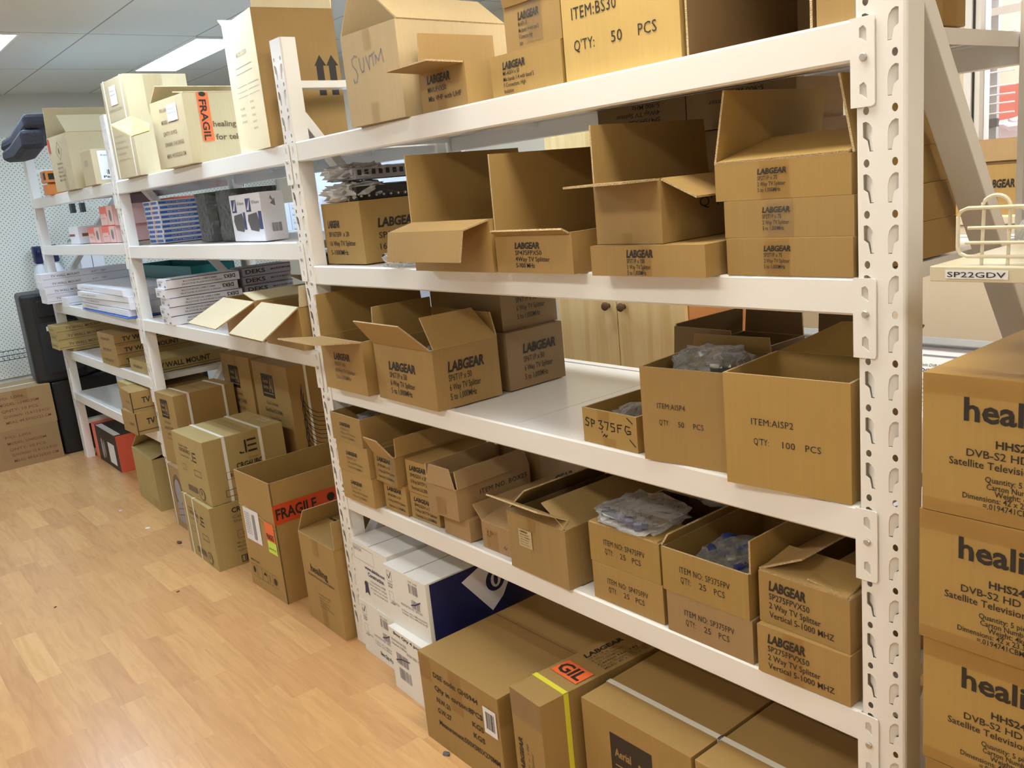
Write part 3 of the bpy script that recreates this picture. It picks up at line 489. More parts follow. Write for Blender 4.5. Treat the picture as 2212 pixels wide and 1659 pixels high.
C('carton', 'carton at the back of the bottom shelf behind the patched long box', -1.165, .285, S4, .2, .2, .185, 0, 'kraft_pink', [('T', 'r', .25, .62, .40, .14, 'GEAR', 'lg')], grp=G4)
C('small_open_carton', 'small brown scribbled carton with its side flap folded out', -.990, .020, S4, .125, .3, .075, 0, 'kraft_pink', [('S', 'f', [[(.22, .72), (.20, .52), (.27, .50)], [(.30, .52), (.31, .72), (.40, .66), (.32, .60)], [(.72, .24), (.78, .34), (.80, .22), (.86, .32)]], .0022, 'ink_red')], {'l': [(.055, 140)], 'f': [(.16, 14)]}, tape=[[('f', .15, .55, .05, .8)]], grp=G4)
C('worn_carton', 'battered bulging open carton with a paper label on the bottom shelf', -.736, -.012, S4, .222, .35, .150, -1, 'kraft_old', [], {'f': {'s': [(.03, 40), (.085, 152)], 'skew': (-.015, -.02)}, 'r': [(.10, 28)], 'l': [(.095, 42)], 'b': [(.10, 55)]}, tape=[[('f', .36, .52, .74, 1)]], stick=[('paper_label', 'f', .20, .43, .46, .77, 'paper_old', [('T', .1, .7, .84, .09, 'LABGEAR', 'lg'), ('T', .1, .8, .68, .07, 'SP275FP', 'n'), ('T', .1, .9, .54, .07, '5 to 1,000MHz', 'n'), ('T', .1, .8, .40, .07, '2 Way Splitter', 'n'), ('T', .1, .7, .26, .07, 'Power pass', 'n'), ('T', .1, .85, .12, .07, 'Quantity 50pcs', 'n')])], grp=G4)
INO = lambda a: [('T', 'f', .22, .80, .53, .15, 'ITEM NO: ' + a, 'it'), ('T', 'f', .23, .35, .30, .15, "Q'TY:", 'it'), ('T', 'f', .45, .53, .30, .15, '25', 'it'), ('T', 'f', .62, .74, .30, .15, 'PCS', 'it')]
C('carton', 'lower of two cartons of 25 pieces under the bag of blue connectors', -.457, .008, S4, .214, .35, .090, 0, 'kraft', INO('SP475FPV'), grp=G4)
C('open_carton', 'upper carton of 25 pieces with a bag of blue connectors lying on it', -.462, .010, S4 + .0905, .214, .35, .094, 0, 'kraft_gold', INO('SP475FPV'), {'f': [(.10, 2)], 'b': [(.10, 1)]}, grp=G4)
C('carton', 'lower carton of 25 pieces under the open box of bagged blue connectors', -.225, .002, S4, .216, .35, .092, 0, 'kraft_pink', INO('SP375FPV'), grp=G4)
C('open_carton', 'open carton of 25 pieces filled with bagged blue connectors', -.230, .001, S4 + .0925, .218, .35, .096, 0, 'kraft_gold', INO('SP375FPV'), {'r': {'s': [(.066, 88)], 'skew': (0, -.12)}, 'b': [(.07, 92)], 'l': [(.03, 60)]}, grp=G4)
V5P = lambda: lab('f', .12, .54, .68, .19, [('SP275FPVX50', .58), ('2 Way TV Splitter', .70), ('Vertical 5-1000 MHZ', .84)], c2=.125, dv=.18)
C('carton', 'lower of two vertical splitter cartons against the near post on the bottom shelf', -.019, -.002, S4, .190, .35, .098, 1, 'kraft', V5P(), grp=G4, tape=[[('f', .3, .52, 0, 1)]])
C('open_carton', 'upper of two vertical splitter cartons against the near post, lid ajar', -.022, .004, S4 + .0985, .190, .35, .103, -1.5, 'kraft', V5P(), {'l': [(.10, 25)], 'r': [(.09, 5)], 'f': [(.09, 12)]}, grp=G4)
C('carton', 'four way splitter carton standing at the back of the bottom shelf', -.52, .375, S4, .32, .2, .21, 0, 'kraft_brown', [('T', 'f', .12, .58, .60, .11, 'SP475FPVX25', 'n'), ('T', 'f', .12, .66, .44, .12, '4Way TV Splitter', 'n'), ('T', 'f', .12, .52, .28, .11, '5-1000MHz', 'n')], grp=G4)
# --- floor under the near bay
DK = lambda: [('T', 'f', .36, .86, .93 - .5, .04, 'PENETRATION SIZE   BASE SIZE', 'n', 'ink_grey'), ('T', 'f', .12, .3, .36, .035, 'CODE DFE 100A', 'n', 'ink_grey'), ('T', 'f', .36, .95, .33, .035, '0-35mm  415 x 480mm(16x19)', 'n', 'ink_grey'), ('T', 'f', .36, .95, .28, .035, '0-55mm  415 x 480mm(16x19)', 'n', 'ink_grey'), ('T', 'f', .48, .88, .12, .075, 'Box Qty 4 pcs', 'b', 'ink')]
TICK = [('O', 'f', .07, .19, .74, .92, .0012, 'ink_grey'), ('S', 'f', [[(.09, .84), (.12, .79), (.17, .9)]], .003, 'ink'), ('T', 'f', .075, .19, .68, .035, 'SILICON', 'b', 'ink_grey'), ('T', 'f', .085, .18, .63, .035, 'EPDM', 'b', 'ink_grey'), ('O', 'f', .08, .18, .40, .56, .001, 'ink_grey'), ('T', 'f', .09, .19, .34, .03, 'EPDM', 'n', 'ink_grey')]
BARS = [('B', 'f', .60, .80, .72, .88, 'ink_grey'), ('T', 'f', .6, .8, .9, .03, 'DFE 100B', 'n', 'ink_grey'), ('B', 'f', .63, .82, .48, .62, 'ink_grey'), ('S', 'f', [[(.62, .52), (.72, .56), (.84, .64)]], .004, 'navy')]
C('white_carton', 'lower left white printed carton on the floor beside the middle post', -1.602, -.022, 0, .243, .4, .193, -2, 'white_box', TICK + BARS + DK(), grp='white printed cartons on the floor', seam='y')
C('white_carton', 'upper left white printed carton, marked with a batch panel', -1.605, -.018, .1935, .243, .4, .218, -2, 'white_box', [('O', 'f', .05, .62, .70, .93, .001, 'ink_red'), ('T', 'f', .07, .28, .85, .06, 'BATCH', 'n', 'ink_grey'), ('T', 'f', .33, .90, .60, .06, 'www.dektite.com', 'b', 'navy'), ('T', 'f', .40, .84, .50, .07, 'Construction', 'b', 'navy'), ('T', 'f', .45, .86, .42, .035, 'A high quality product of EPDM', 'n', 'ink_grey'), ('T', 'f', .36, .93, .36, .035, 'or silicone rubber for roof flashing', 'n', 'ink_grey'), ('T', 'f', .42, .93, .30, .035, 'will stretch to any roof profile', 'n', 'ink_grey'), ('T', 'f', .5, .9, .24, .035, 'fast and simple to fit', 'n', 'ink_grey'), ('E', 'f', .31, .33, .05, .055, 'navy'), ('P', 'f', [(.27, .3), (.36, .3), (.38, .16), (.315, .2), (.25, .16)], 'navy')], seam='y', grp='white printed cartons on the floor')
C('white_carton', 'lower right white printed carton at the aisle edge, sticking out furthest', -1.352, -.075, 0, .206, .4, .212, -2, 'white_box', [('T', 'f', .15, .9, .92, .05, 'Box Qty 4 pcs', 'b', 'ink'), ('T', 'f', .06, .5, .80, .04, 'PENETRATION SIZE', 'n', 'ink_grey'), ('T', 'f', .06, .5, .74, .04, 'Universal 10-80mm', 'n', 'ink_grey'), ('T', 'f', .5, .9, .70, .04, 'BASE SIZE 415', 'n', 'ink_grey'), ('B', 'f', .16, .5, .46, .64, 'ink_grey'), ('S', 'f', [[(.14, .5), (.3, .56), (.55, .6)]], .004, 'navy'), ('B', 'f', .2, .55, .22, .40, 'ink_grey')], grp='white printed cartons on the floor')
OV = [('R', 'r', .03, 1.0, .0, .98, 'navy'), ('P', 'r', [(.30, .80), (.52, .98), (.86, .98), (.66, .30), (.55, .12)], 'white_cool'), ('E', 'r', .60, .62, .088, .19, 'navy'), ('E', 'r', .604, .62, .046, .13, 'white_cool'), ('E', 'r', .604, .62, .020, .092, 'navy'), ('T', 'r', .46, .9, 1.02 - .09, .06, 'DEKTITE', 'b', 'white_cool')]
C('white_carton', 'upper right white carton with a dark blue end panel and ringed white numeral', -1.343, -.045, .2125, .238, .42, .195, 0, 'white_box', TICK + BARS + DK()[:4] + OV, seam='y', grp='white printed cartons on the floor')
C('large_carton', 'large taped carton on the floor with printed weights and a barcode label', -.899, -.144, 0, .362, .56, .272, 0, 'kraft', [('T', 'f', .19, .76, .80, .058, 'DSE code: GH5944', 'b'), ('T', 'f', .19, .80, .655, .058, 'Qty in carton:8PCS', 'b'), ('T', 'f', .20, .38, .52, .058, 'N.W.:21', 'b'), ('T', 'f', .66, .80, .52, .058, 'KGS', 'b'), ('T', 'f', .20, .38, .40, .058, 'G.W.:27', 'b'), ('T', 'f', .66, .80, .40, .058, 'KGS', 'b'), ('T', 'f', .20, .96, .26, .058, 'Measurement:550X385X270MM', 'b')], seam='x', tape=[[('f', .40, .56, .55, 1)], [('t', .0, 1.0, .42, .52)], [('f', 0, .16, .72, .98)], [('r', 0, .12, .7, .98)]], stick=[('barcode_label', 'f', .82, .97, .56, .84, 'paper', [('B', .2, .85, .2, .85, 'ink')])], grp=G5)
C('strapped_carton', 'narrow tall carton with a yellow strap and an orange sticker on top', -.724, -.147, 0, .122, .6, .33, -3.5, 'kraft', [('T', 't2', .36, .58, .70, .14, 'LABGEAR', 'lg'), ('T', 't2', .36, .52, .59, .075, 'SP4T1P x 100', 'n', 'ink_soft'), ('T', 't2', .36, .54, .49, .075, '4 Way TV Splitter', 'n', 'ink_soft'), ('T', 't2', .36, .5, .39, .075, '5 to 1,000MHz', 'n', 'ink_soft'), ('T', 't2', .36, .58, .29, .075, 'Carton No. 141', 'n', 'ink'), ('T', 't2', .36, .62, .19, .075, 'Gross Weight: 15.50 KGS', 'n', 'ink_soft'), ('T', 't2', .36, .64, .09, .075, 'MEAS: 40 x 37.5 x 14CM', 'n', 'ink_soft')] + [('T', 'fr', .30, .62, .72, .13, 'LABGEAR', 'lg'), ('T', 'fr', .22, .6, .52, .07, 'SP4T1P x 100', 'n', 'ink_soft'), ('T', 'fr', .22, .55, .38, .07, '4 Way TV Splitter', 'n', 'ink_soft')], straps=[('x', .13, .014)], strapmat='strap_yellow', stick=[('fragile_sticker', 't', .10, .90, .20, .30, 'orange', [('T', .06, .94, .18, .68, 'GIL', 'b')])], tape=[[('f', 0, 1, .78, 1)]], tapemat='tape_clear', grp=G5)
C('large_carton', 'brown strapped carton on the floor with a dark square printed logo, nearest but one', -.352, -.053, 0, .330, .55, .33, 0, 'kraft', [('R', 'f', .27, .66, .38, .85, 'ink'), ('T', 'f', .31, .465, .68, .065, 'Aerial', 'b', 'kraft'), ('R', 'f', .31, .47, .605, .615, 'kraft'), ('T', 'f', .31, .465, .53, .055, 'Industries', 'b', 'kraft'), ('T', 'f', .48, .635, .46, .26, 'AI', 'b', 'kraft'), ('R', 'f', .31, .64, .41, .425, 'kraft')], straps=[('x', .17, .014), ('x', .74, .014)], seam='x', grp=G5)
C('large_carton', 'brown strapped carton on the floor at the near post, right of the logo carton', -.006, -.051, 0, .338, .55, .33, 0, 'kraft', [('R', 'f', .27, .66, .34, .80, 'ink')], straps=[('x', .17, .014), ('x', .74, .014)], seam='x', grp=G5)
# ================================================================== STACK RIGHT OF THE NEAR POST
for k in range(6):
    n = ('topmost', 'second from the top', 'third from the top', 'fourth from the top', 'second from the floor', 'lowest')[5 - k]
    C('taped_carton', 'taped brown receiver carton in the stack right of the near post, %s' % n, .571 + (.004, -.003, .006, .002, -.004, .0)[k], -.09 + (0, .004, -.003, .003, -.006, 0)[k], k * .2025, .42, .40, .2012, (0, .6, -.5, .4, -.6, .3)[k], 'kraft_gold', [
        ('T', 'f', .135, .455, .70, .165, 'healing', 'b'), ('T', 'f', .235, .365, .53, .055, 'HHS242', 'b'), ('T', 'f', .145, .465, .45, .055, 'DVB-S2 HD MPEG4', 'n'), ('T', 'f', .09, .49, .375, .055, 'Satellite Television Receiver', 'n'),
        ('T', 'f', .205, .385, .285, .042, 'Quantity: 5 pieces', 'n'), ('T', 'f', .21, .40, .235, .042, 'Carton Number: 15', 'n'), ('T', 'f', .235, .355, .19, .042, 'Weight: 4kg', 'n'), ('T', 'f', .135, .42, .145, .042, 'Dimensions: 42 x 23.3 x 19.9', 'n'), ('T', 'f', .20, .35, .095, .042, '=.0194741CBM', 'n')], tape=[[('f', 0, 1, .86, 1), ('t', 0, 1, 0, .10)], [('f', .38, .54, 0, .84), ('t', .42, .54, .1, 1)], [('f', 0, 1, 0, .10)]], tapemat='tape', grp='taped receiver cartons stacked by the near post')
# ================================================================== MIDDLE BAY
G6 = 'cartons on the top shelf of the middle bay'; T2, T3 = 1.4055, 1.0505
FAINT = lambda f, s: [('T', f, .22, .75, .68, .032, 'MODEL: LS3000', 'n', 'ink_pale'), ('T', f, .15, .9, .60, .006, '_', 'n', 'ink_pale')] + [('R', f, .2, .75, .58 - .05 * i, .583 - .05 * i, 'ink_grey') for i in range(2)] + squig(f, .2, .8, .42, .06, 5, .026, 'ink_pale', s)
C('strapped_carton', 'tall pale strapped carton with a small white label on the middle top shelf', -3.283, -.03, S1, .288, .27, .415, 2.4, 'kraft_pale', FAINT('f', 3), straps=[('y', .12, .008), ('y', .86, .008)], stick=[('paper_label', 'f', .33, .62, .74, .93, 'paper', [('T', .1, .8, .7, .1, 'Invoice', 'n', 'ink_grey'), ('T', .1, .9, .5, .1, 'Ship to store', 'n', 'ink_grey')])], tape=[[('r', .3, .6, .6, 1)]], tapemat='tape_clear', grp=G6)
C('open_carton', 'pale open carton with an orange fragile sticker down its side', -2.64, -.033, S1, .318, .34, .251, 3, 'kraft_pale', [('T', 'f', .28, .48, .82, .055, 'P/O: L010', 'n', 'ink_soft'), ('T', 'f', .28, .75, .64, .06, 'MODEL: L048D20M', 'n', 'ink_soft'), ('T', 'f', .28, .7, .47, .06, 'QNTY: 10 PCS', 'n', 'ink_soft'), ('T', 'f', .28, .85, .31, .06, 'G/W/NW: 15.4/13.8 KGS', 'n', 'ink_soft'), ('T', 'f', .28, .85, .14, .06, 'MEAS: 49.5X32X23 CM', 'n', 'ink_soft'), ('T', 'r', .30, .86, .51, .085, 'healing mount', 'b', 'ink_soft'), ('T', 'r', .31, .86, .32, .085, 'for television', 'b', 'ink_soft')],
    {'l': [(.085, 42)], 'r': [(.10, 8)]}, stick=[('paper_label', 'f', .50, .80, .66, .90, 'paper', [('T', .1, .8, .7, .1, 'Packing list', 'n', 'ink_grey'), ('T', .1, .9, .45, .1, 'Warehouse', 'n', 'ink_grey')]), ('fragile_sticker', 'rr', .0, .70, .16, .29, 'orange', [('E', .03, .5, .05, .3, 'ink'), ('T', .14, .98, .14, .62, 'FRAGIL', 'b')])], grp=G6)
lf = MB(); lf.prism([(0, 0, 0), (-.115, .12, .043), (.089, .12, -.01), (.135, .10, -.04), (.30, -.02, -.072)], (.002, .002, .004), 'kraft_olive'); tag(lf.obj('loose_flap', None, (-3.03, -.19, 1.892)), 'torn cardboard flap jutting between the two pale cartons', 'cardboard flap')
C('open_carton', 'tallest open carton at the middle post, bright front and printed arrows on its side', -2.000, -.012, S1, .315, .27, .418, -6, 'kraft_cream', [('T', 'f', .35, .70, .72, .035, 'MODEL: LS3000', 'n', 'ink_pale')] + [('R', 'f', .26, .80, .64 - .045 * i, .6435 - .045 * i, 'ink_grey') for i in range(2)] + [('R', 'f', a, a + .33, .5 - .04 * i, .503 - .04 * i, 'ink_grey') for i in range(3) for a in (.22, .60)] + squig('f', .22, .4, .33, .05, 3, .022, 'ink_pale', 5) + squig('f', .58, .75, .36, .05, 5, .022, 'ink_pale', 8) + [
    ('R', 'r', 0, 1, 0, 1, 'kraft'), ('P', 'r', [(.70, .36), (.79, .36), (.79, .58), (.83, .58), (.755, .66), (.68, .58), (.70, .58)], 'ink'), ('P', 'r', [(.86, .36), (.95, .36), (.95, .58), (.985, .58), (.905, .66), (.83, .58), (.86, .58)], 'ink'), ('T', 'r', .22, .86, .145, .10, 'FRAGILE', 'b', 'ink'), ('P', 'r', [(.18, .64), (.30, .64), (.34, .60), (.34, .55), (.28, .52), (.22, .55)], 'ink')], {'r': [(.14, 92)], 'l': [(.07, 150)], 'b': [(.10, 95)]}, fm='kraft_cream', tape=[[('r', .84, .96, .66, 1)]], tapemat='tape_clear', grp=G6)  # front and flaps coloured as overexposed; side panel in plain kraft
# --- second shelf
GB = 'flat blue and white boxes in two stacks'
for q, (bx_, by_, nm) in enumerate(((-3.53, .10, 'front'), (-3.525, .305, 'rear'))):
    for k in range(9):
        zz = T2 + k * .0218; h_ = .0212; j = rnd.uniform(-.003, .003)
        pr_ = [('R', 'f', .04, .44, .2, .8, 'blue'), ('R', 'f', .50, .60, .2, .8, 'amber'), ('R', 'f', .60, .94, .22, .78, 'blue'), ('R', 'r', .02, .98, .2, .76, 'blue'), ('T', 'r', .2, .8, .36, .26, 'FLAT TV BRACKET KIT', 'n', 'white_cool')] if q == 0 else [('R', 'r', .05, .8, .1, .9, 'amber'), ('R', 'r', .8, .95, .2, .8, 'blue_dark')]
        C('flat_box', 'flat blue and white box, number %s from the bottom of the %s stack' % ('one two three four five six seven eight nine'.split()[k], nm), bx_ + j, by_ + j, zz, .225, .195, h_, -1, 'white_cool', pr_, grp=GB, cat='box', bev=.001)
for i, (x, w_) in enumerate(((-2.905, .215), (-2.655, .235))):
    m = MB(); n = 14
    for k in range(2):
        pts = []; 
    r_ = random.Random(i); cols = 22; rows = 12; pts = []; fc = []
    for a in range(rows + 1):
        for b in range(cols):
            ang = 2 * PI * b / cols; cx, sx = math.cos(ang), math.sin(ang); e = 5; px = math.copysign(abs(cx) ** (2 / e), cx) * w_ / 2; py = math.copysign(abs(sx) ** (2 / e), sx) * .1
            nn = 1 + .045 * noise.noise(Vector((px * 30 + i * 9, py * 30, a * .9))); pts.append((px * nn, py * nn, .2 * a / rows))
    for a in range(rows):
        for b in range(cols): fc.append((a * cols + b, a * cols + (b + 1) % cols, (a + 1) * cols + (b + 1) % cols, (a + 1) * cols + b))
    fc += [tuple(range(cols))[::-1], tuple(range(rows * cols, (rows + 1) * cols))]; m.add(pts, fc, 'wrap_grey')
    tag(m.obj('wrapped_bundle', None, (x - w_ / 2, .21, T2)), ('left' if i == 0 else 'right') + ' of two dark shrink wrapped bundles on the middle second shelf', 'wrapped bundle', 'dark shrink wrapped bundles')
PB = [('P', 'f', [(.12, .62), (.12, .90), (.42, .90), (.42, .62)], 'blue_dark'), ('P', 'f', [(.16, .66), (.36, .88), (.38, .88), (.28, .66)], 'white_cool'), ('T', 'f', .5, .95, .78, .07, 'HD Receiver', 'n', 'ink_grey'), ('P', 'f', [(.25, .24), (.14, .44), (.2, .56), (.72, .60), (.84, .34), (.7, .2)], 'dark_grey_box'), ('R', 'f', .80, .98, .25, .62, 'blue_dark')]
C('product_box', 'white printed product box standing in front, nearer of two by the middle post', -2.308, .058, T2, .165, .09, .173, -2.3, 'white_cool', PB + [('P', 'r', [(.4, .76), (.6, .86), (.6, .70)], 'ink_grey'), ('P', 'r', [(.4, .86), (.6, .76), (.45, .92)], 'ink_grey'), ('B', 'r', .35, .75, .18, .36, 'ink_grey')], cat='box', grp='white printed product boxes')
C('product_box', 'white printed product box half hidden behind its twin', -2.478, .072, T2, .165, .09, .173, -3, 'white_cool', PB, cat='box', grp='white printed product boxes')
V2_ = 1.4205
for i in range(3): C('maroon_box', 'dull maroon box stacked at the back of the far second shelf, %s' % ('lowest', 'middle', 'topmost')[i], -4.95 + .01 * i, .40, V2_ + i * .0855, .30, .16, .085, 0, 'maroon', [], cat='box', grp='maroon boxes at the back of the far bay')
# --- third shelf
GD = 'long flat printed boxes'
for k in range(5):
    z_ = T3 + k * .0406; j = rnd.uniform(-.006, .006)
    DE = [('R', 'r', 0, 1, .93, 1, 'navy'), ('O', 'r', .03, .14, .16, .8, .0015, 'ink_grey')][:1] + [('T', 'r', .22, .68, .56, .16, 'MULTI-PURPOSE 2.5MM X 50MM', 'b', 'ink_grey'), ('T', 'r', .2, .76, .22, .17, 'SILICONE FLASHING S-2064A', 'b', 'ink_grey'), ('T', 'ru', .06, .22, .28, .42, 'DEKS', 'b', 'ink'), ('B', 'f', .1, .4, .2, .55, 'ink_grey'), ('T', 'f', .15, .6, .66, .14, 'Size 2064', 'n', 'ink_grey'), ('R', 'f', .75, .9, .12, .32, 'ink_grey')]
    C('flat_box', 'long flat white box in the front stack of five, %s' % ('lowest', 'second from the bottom', 'middle one', 'second from the top', 'topmost')[k], -3.282 + j, -.014 + j, z_, .151, .33, .040, -3, 'white_cool', DE, cat='box', grp=GD, bev=.0015)
    if k > 0: C('flat_box', 'long flat white box in the rear stack, %s' % ('', 'lowest', 'second from the bottom', 'second from the top', 'topmost')[k], -3.262 + j, .335, z_ + .006, .15, .24, .040, -1, 'grey_box', [('R', 'r', 0, 1, .93, 1, 'navy'), ('T', 'r', .06, .46, .26, .48, 'DEKS', 'b', 'ink'), ('T', 'r', .58, .98, .4, .2, 'MULTI-PURPOSE', 'b', 'ink')], cat='box', grp=GD, bev=.0015)
    C('grey_box', 'thin dark grey box stacked behind the far post, %s' % ('lowest', 'second from the bottom', 'middle one', 'second from the top', 'topmost')[k], -3.50, .32, T3 + k * .0305, .2, .22, .030, 0, 'dark_grey_box', [], cat='box', grp='thin dark grey boxes')
C('flat_box', 'thin grey box under the rear stack of long boxes', -3.262, .335, T3, .15, .24, .046, -1, 'grey_box', [], cat='box', grp=GD)
tb = MB(); q = [(-.5, -.12, 0), (.5, -.12, 0), (.5, .12, 0), (-.5, .12, 0)]
tb.prism(q, (0, 0, .008), 'teal')
for a in ((-.5, .5, -.12, -.113), (-.5, .5, .113, .12), (-.5, -.493, -.113, .113), (.493, .5, -.113, .113)): tb.box(*a, .008, .11, 'teal')
tag(tb.obj('plastic_tub', None, (-4.45, .46, T3 + .10), bevel=.004), 'long teal plastic tub behind the far post', 'tub')
C('carton', 'dark carton under the teal tub', -3.98, .345, T3, .9, .225, .099, 0, 'dark_grey_box', [])
for i in range(2):
    m = MB(); m.lathe([(.11, 0), (.125, .006), (.125, .012), (.108, .016), (.108, .066), (.125, .07), (.125, .076), (.11, .08)], 'black_gloss', n=36)
    tag(m.obj('cable_reel', None, (-2.62 - .01 * i, .488, T3 + .11 + .081 * i), smooth=False), ('lower' if i == 0 else 'upper') + ' black wrapped cable reel behind the open pale flaps', 'cable reel', 'black cable reels')
C('carton', 'flat carton under the black cable reels', -2.46, .365, T3, .32, .22, .109, 0, 'kraft', [])
GP = 'open cartons with pale front flaps on the middle third shelf'
C('open_carton', 'left of two open cartons whose pale front flap hangs over the beam', -2.315, -.020, T3, .345, .36, .148, -3.2, 'kraft', [('S', 'r', [[(.1, .6), (.16, .45), (.2, .5)], [(.08, .4), (.18, .3)]], .004, 'ink_soft')], {'f': {'s': [(.165, 207)], 'skew': (-.01, -.01)}, 'b': [(.1, 30)], 'r': [(.13, 10)]}, fm='kraft_pale', grp=GP)
C('open_carton', 'right of two open cartons with a pale hanging front flap, by the middle post', -1.952, -.025, T3, .335, .36, .146, -3, 'kraft', [], {'f': {'s': [(.16, 214)], 'skew': (-.005, 0)}, 'r': [(.07, 98)], 'b': [(.1, 30)]}, fm='kraft_pale', grp=GP)
m = MB(); m.lathe([(.03, 0), (.09, 0), (.1, .01), (.1, .03), (.085, .035), (.03, .035)], 'blue_dark', n=28); tag(m.obj('coil', None, (-2.10, .16, T3 + .12)), 'dark blue coil lying inside the right open pale flap carton', 'coil')
# --- floor under the middle bay
JEP = lambda f, u, v, s: [('P', f, [(u + s * a, v + s * b * .9) for a, b in q], 'ink') for q in ([(.0, .16), (.10, .16), (.13, .10), (.26, .10), (.26, .0), (.08, .0), (.0, .08)], [(.33, .0), (.43, .0), (.43, 1.0), (.33, 1.0)], [(.49, .85), (1, .85), (1, 1), (.49, 1)], [(.49, .43), (1, .43), (1, .57), (.49, .57)], [(.49, 0), (1, 0), (1, .15), (.49, .15)])]
def JF(k): return [(q[0], q[1], q[2], q[3]) for q in JEP('f', .56, .62, .17)] + [('T', 'f', .20, .5, .80, .04, 'Home audio', 'n', 'ink_soft'), ('T', 'f', .2, .55, .72, .06, 'CRG6UBQ', 'b', 'ink_soft'), ('T', 'f', .2, .5, .64, .03, 'Coaxial cable', 'n', 'ink_soft'), ('O', 'f', .60, .82, .40, .50, .003, 'ink_soft'), ('O', 'f', .22, .34, .42, .52, .002, 'ink_soft'), ('R', 'f', .30, .60, .10, .19, 'ink_soft'), ('E', 'f', .74, .13, .09, .10, 'ink_soft'), ('E', 'f', .74, .13, .065, .075, 'kraft_olive'), ('E', 'f', .74, .15, .03, .04, 'ink_soft')]
JR = JEP('r', .42, .68, .22) + [('T', 'r', .52, .64, .58, .028, 'Home', 'n', 'ink_soft'), ('T', 'r', .36, .70, .47, .085, 'CRG6UBQ', 'b'), ('O', 'r', .22, .34, .34, .46, .002, 'ink_soft'), ('T', 'r', .26, .30, .37, .06, '1', 'b', 'ink_soft'), ('O', 'r', .18, .44, .08, .19, .003, 'ink_soft')]
JS = [('y', .13, .009), ('y', .42, .009)]
C('strapped_carton', 'lower of two strapped cable cartons on the floor of the middle bay', -2.934, -.115, 0, .362, .40, .291, -1, 'kraft_olive', JF(0) + [('T', 'r', .24, .6, .84, .08, 'CRG6UBQ', 'b'), ('T', 'r', .24, .6, .75, .05, 'Cable, Quad', 'n', 'ink_soft'), ('T', 'r', .24, .55, .68, .05, 'Shield Dual', 'n', 'ink_soft'), ('O', 'r', .26, .42, .42, .55, .002, 'ink_soft'), ('T', 'r', .33, .36, .46, .06, '1', 'b', 'ink_soft')] + squig('r', .24, .6, .34, .06, 3, .03, 'ink_soft', 4) + [('O', 'r', .26, .62, .04, .15, .003, 'ink'), ('B', 'r', .3, .58, .055, .135, 'ink')], straps=JS, grp=G5 + ' middle')
C('strapped_carton', 'upper of two strapped cable cartons, with a bold two letter logo on its side', -2.939, -.094, .2925, .365, .372, .29, 1, 'kraft_olive', JF(1) + JR, straps=[('x', .25, .014), ('x', .70, .014)], seam='x', tape=[[('t', 0, 1, .40, .60), ('f', .2, .46, .72, 1)][:1]], stick=[('paper_label', 't', .55, .82, .86, .95, 'paper_old', [('T', .1, .8, .3, .4, 'dealer', 'n', 'ink_grey')])], grp=G5 + ' middle')
def AIL(f, a):
    v0, v1 = ((.66, .92), (.80, .935))[a]; q = lambda t: v0 + (v1 - v0) * t; k = (1, .55)[a]; u = lambda t: .24 + t * (.40, .34)[a]
    return [('R', f, u(0), u(1), v0, v1, 'ink'), ('T', f, u(.12), u(.55), q(.62), .045 * k, 'Aerial', 'b', 'kraft'), ('T', f, u(.12), u(.55), q(.37), .04 * k, 'Industries', 'b', 'kraft'), ('T', f, u(.60), u(.92), q(.27), .15 * k, 'AI', 'b', 'kraft'), ('R', f, u(.1), u(.92), q(.15), q(.19), 'kraft')] + [('T', f, .30, .62, v0 - .08 * k, .04 * k, 'RG6 Tri-shield', 'n', 'ink_soft'), ('T', f, .24, .72, v0 - .16 * k, .045 * k, 'QuadShield 75 OHMS', 'b', 'ink_soft'), ('T', f, .34, .64, v0 - .24 * k, .04 * k, 'Coaxial Cable', 'n', 'ink_soft'), ('T', f, .3, .7, v0 - .30 * k, .022 * k, 'for high speed services', 'n', 'ink_soft')]
def coil(f, u, v, ru, rv, n=9, m='ink_soft'):
    out = []
    for k in range(n): out.append(('S', f, [[(u + (ru - .02 * (k % 3)) * math.cos(a * PI / 10), v + k * rv * .18 + rv * math.sin(a * PI / 10)) for a in range(9, 22)]], .003, m))
    return out
C('strapped_carton', 'strapped cable carton with a printed coil, behind the two letter logo carton', -3.524, .0, .3278, .233, .31, .36, 3, 'kraft', AIL('f', 0) + coil('r', .52, .22, .34, .16, 8), straps=[('x', .24, .012), ('x', .82, .012)], seam='x', grp=G5 + ' middle')
C('strapped_carton', 'carton with an oval printed picture, beneath the coil printed one', -3.49, -.028, 0, .25, .34, .327, 0, 'kraft_pink', [('E', 'f', .52, .58, .26, .30, 'ink_soft'), ('E', 'f', .52, .60, .18, .2, 'grey_box'), ('R', 'f', .34, .70, .10, .42, 'grey_box'), ('S', 'f', [[(.34, .2), (.7, .26)], [(.34, .3), (.7, .36)], [(.45, .1), (.45, .42)], [(.6, .1), (.6, .42)]], .004, 'ink_soft')], straps=[('y', .1, .010), ('y', .9, .010)], grp=G5 + ' middle')
C('tall_carton', 'left of two tall cable cartons standing at the back of the middle bay', -3.352, .33, 0, .345, .25, .825, 1, 'kraft', AIL('f', 1), tape=[[('f', .45, .58, .9, 1)]], grp='tall cable cartons')
C('tall_carton', 'right of two tall cable cartons, strapped, with a printed cable coil on its side', -2.935, .33, 0, .385, .25, .82, 0, 'kraft', AIL('f', 1) + [('E', 'f', .77, .26, .12, .085, 'ink'), ('P', 'f', [(.72, .24), (.75, .31), (.80, .3), (.83, .23), (.77, .27)], 'kraft')] + coil('r', .60, .52, .4, .14, 14, 'ink') + coil('r', .66, .18, .36, .1, 8, 'ink'), straps=[('x', .35, .012)], tape=[[('f', .45, .6, .92, 1)]], grp='tall cable cartons')
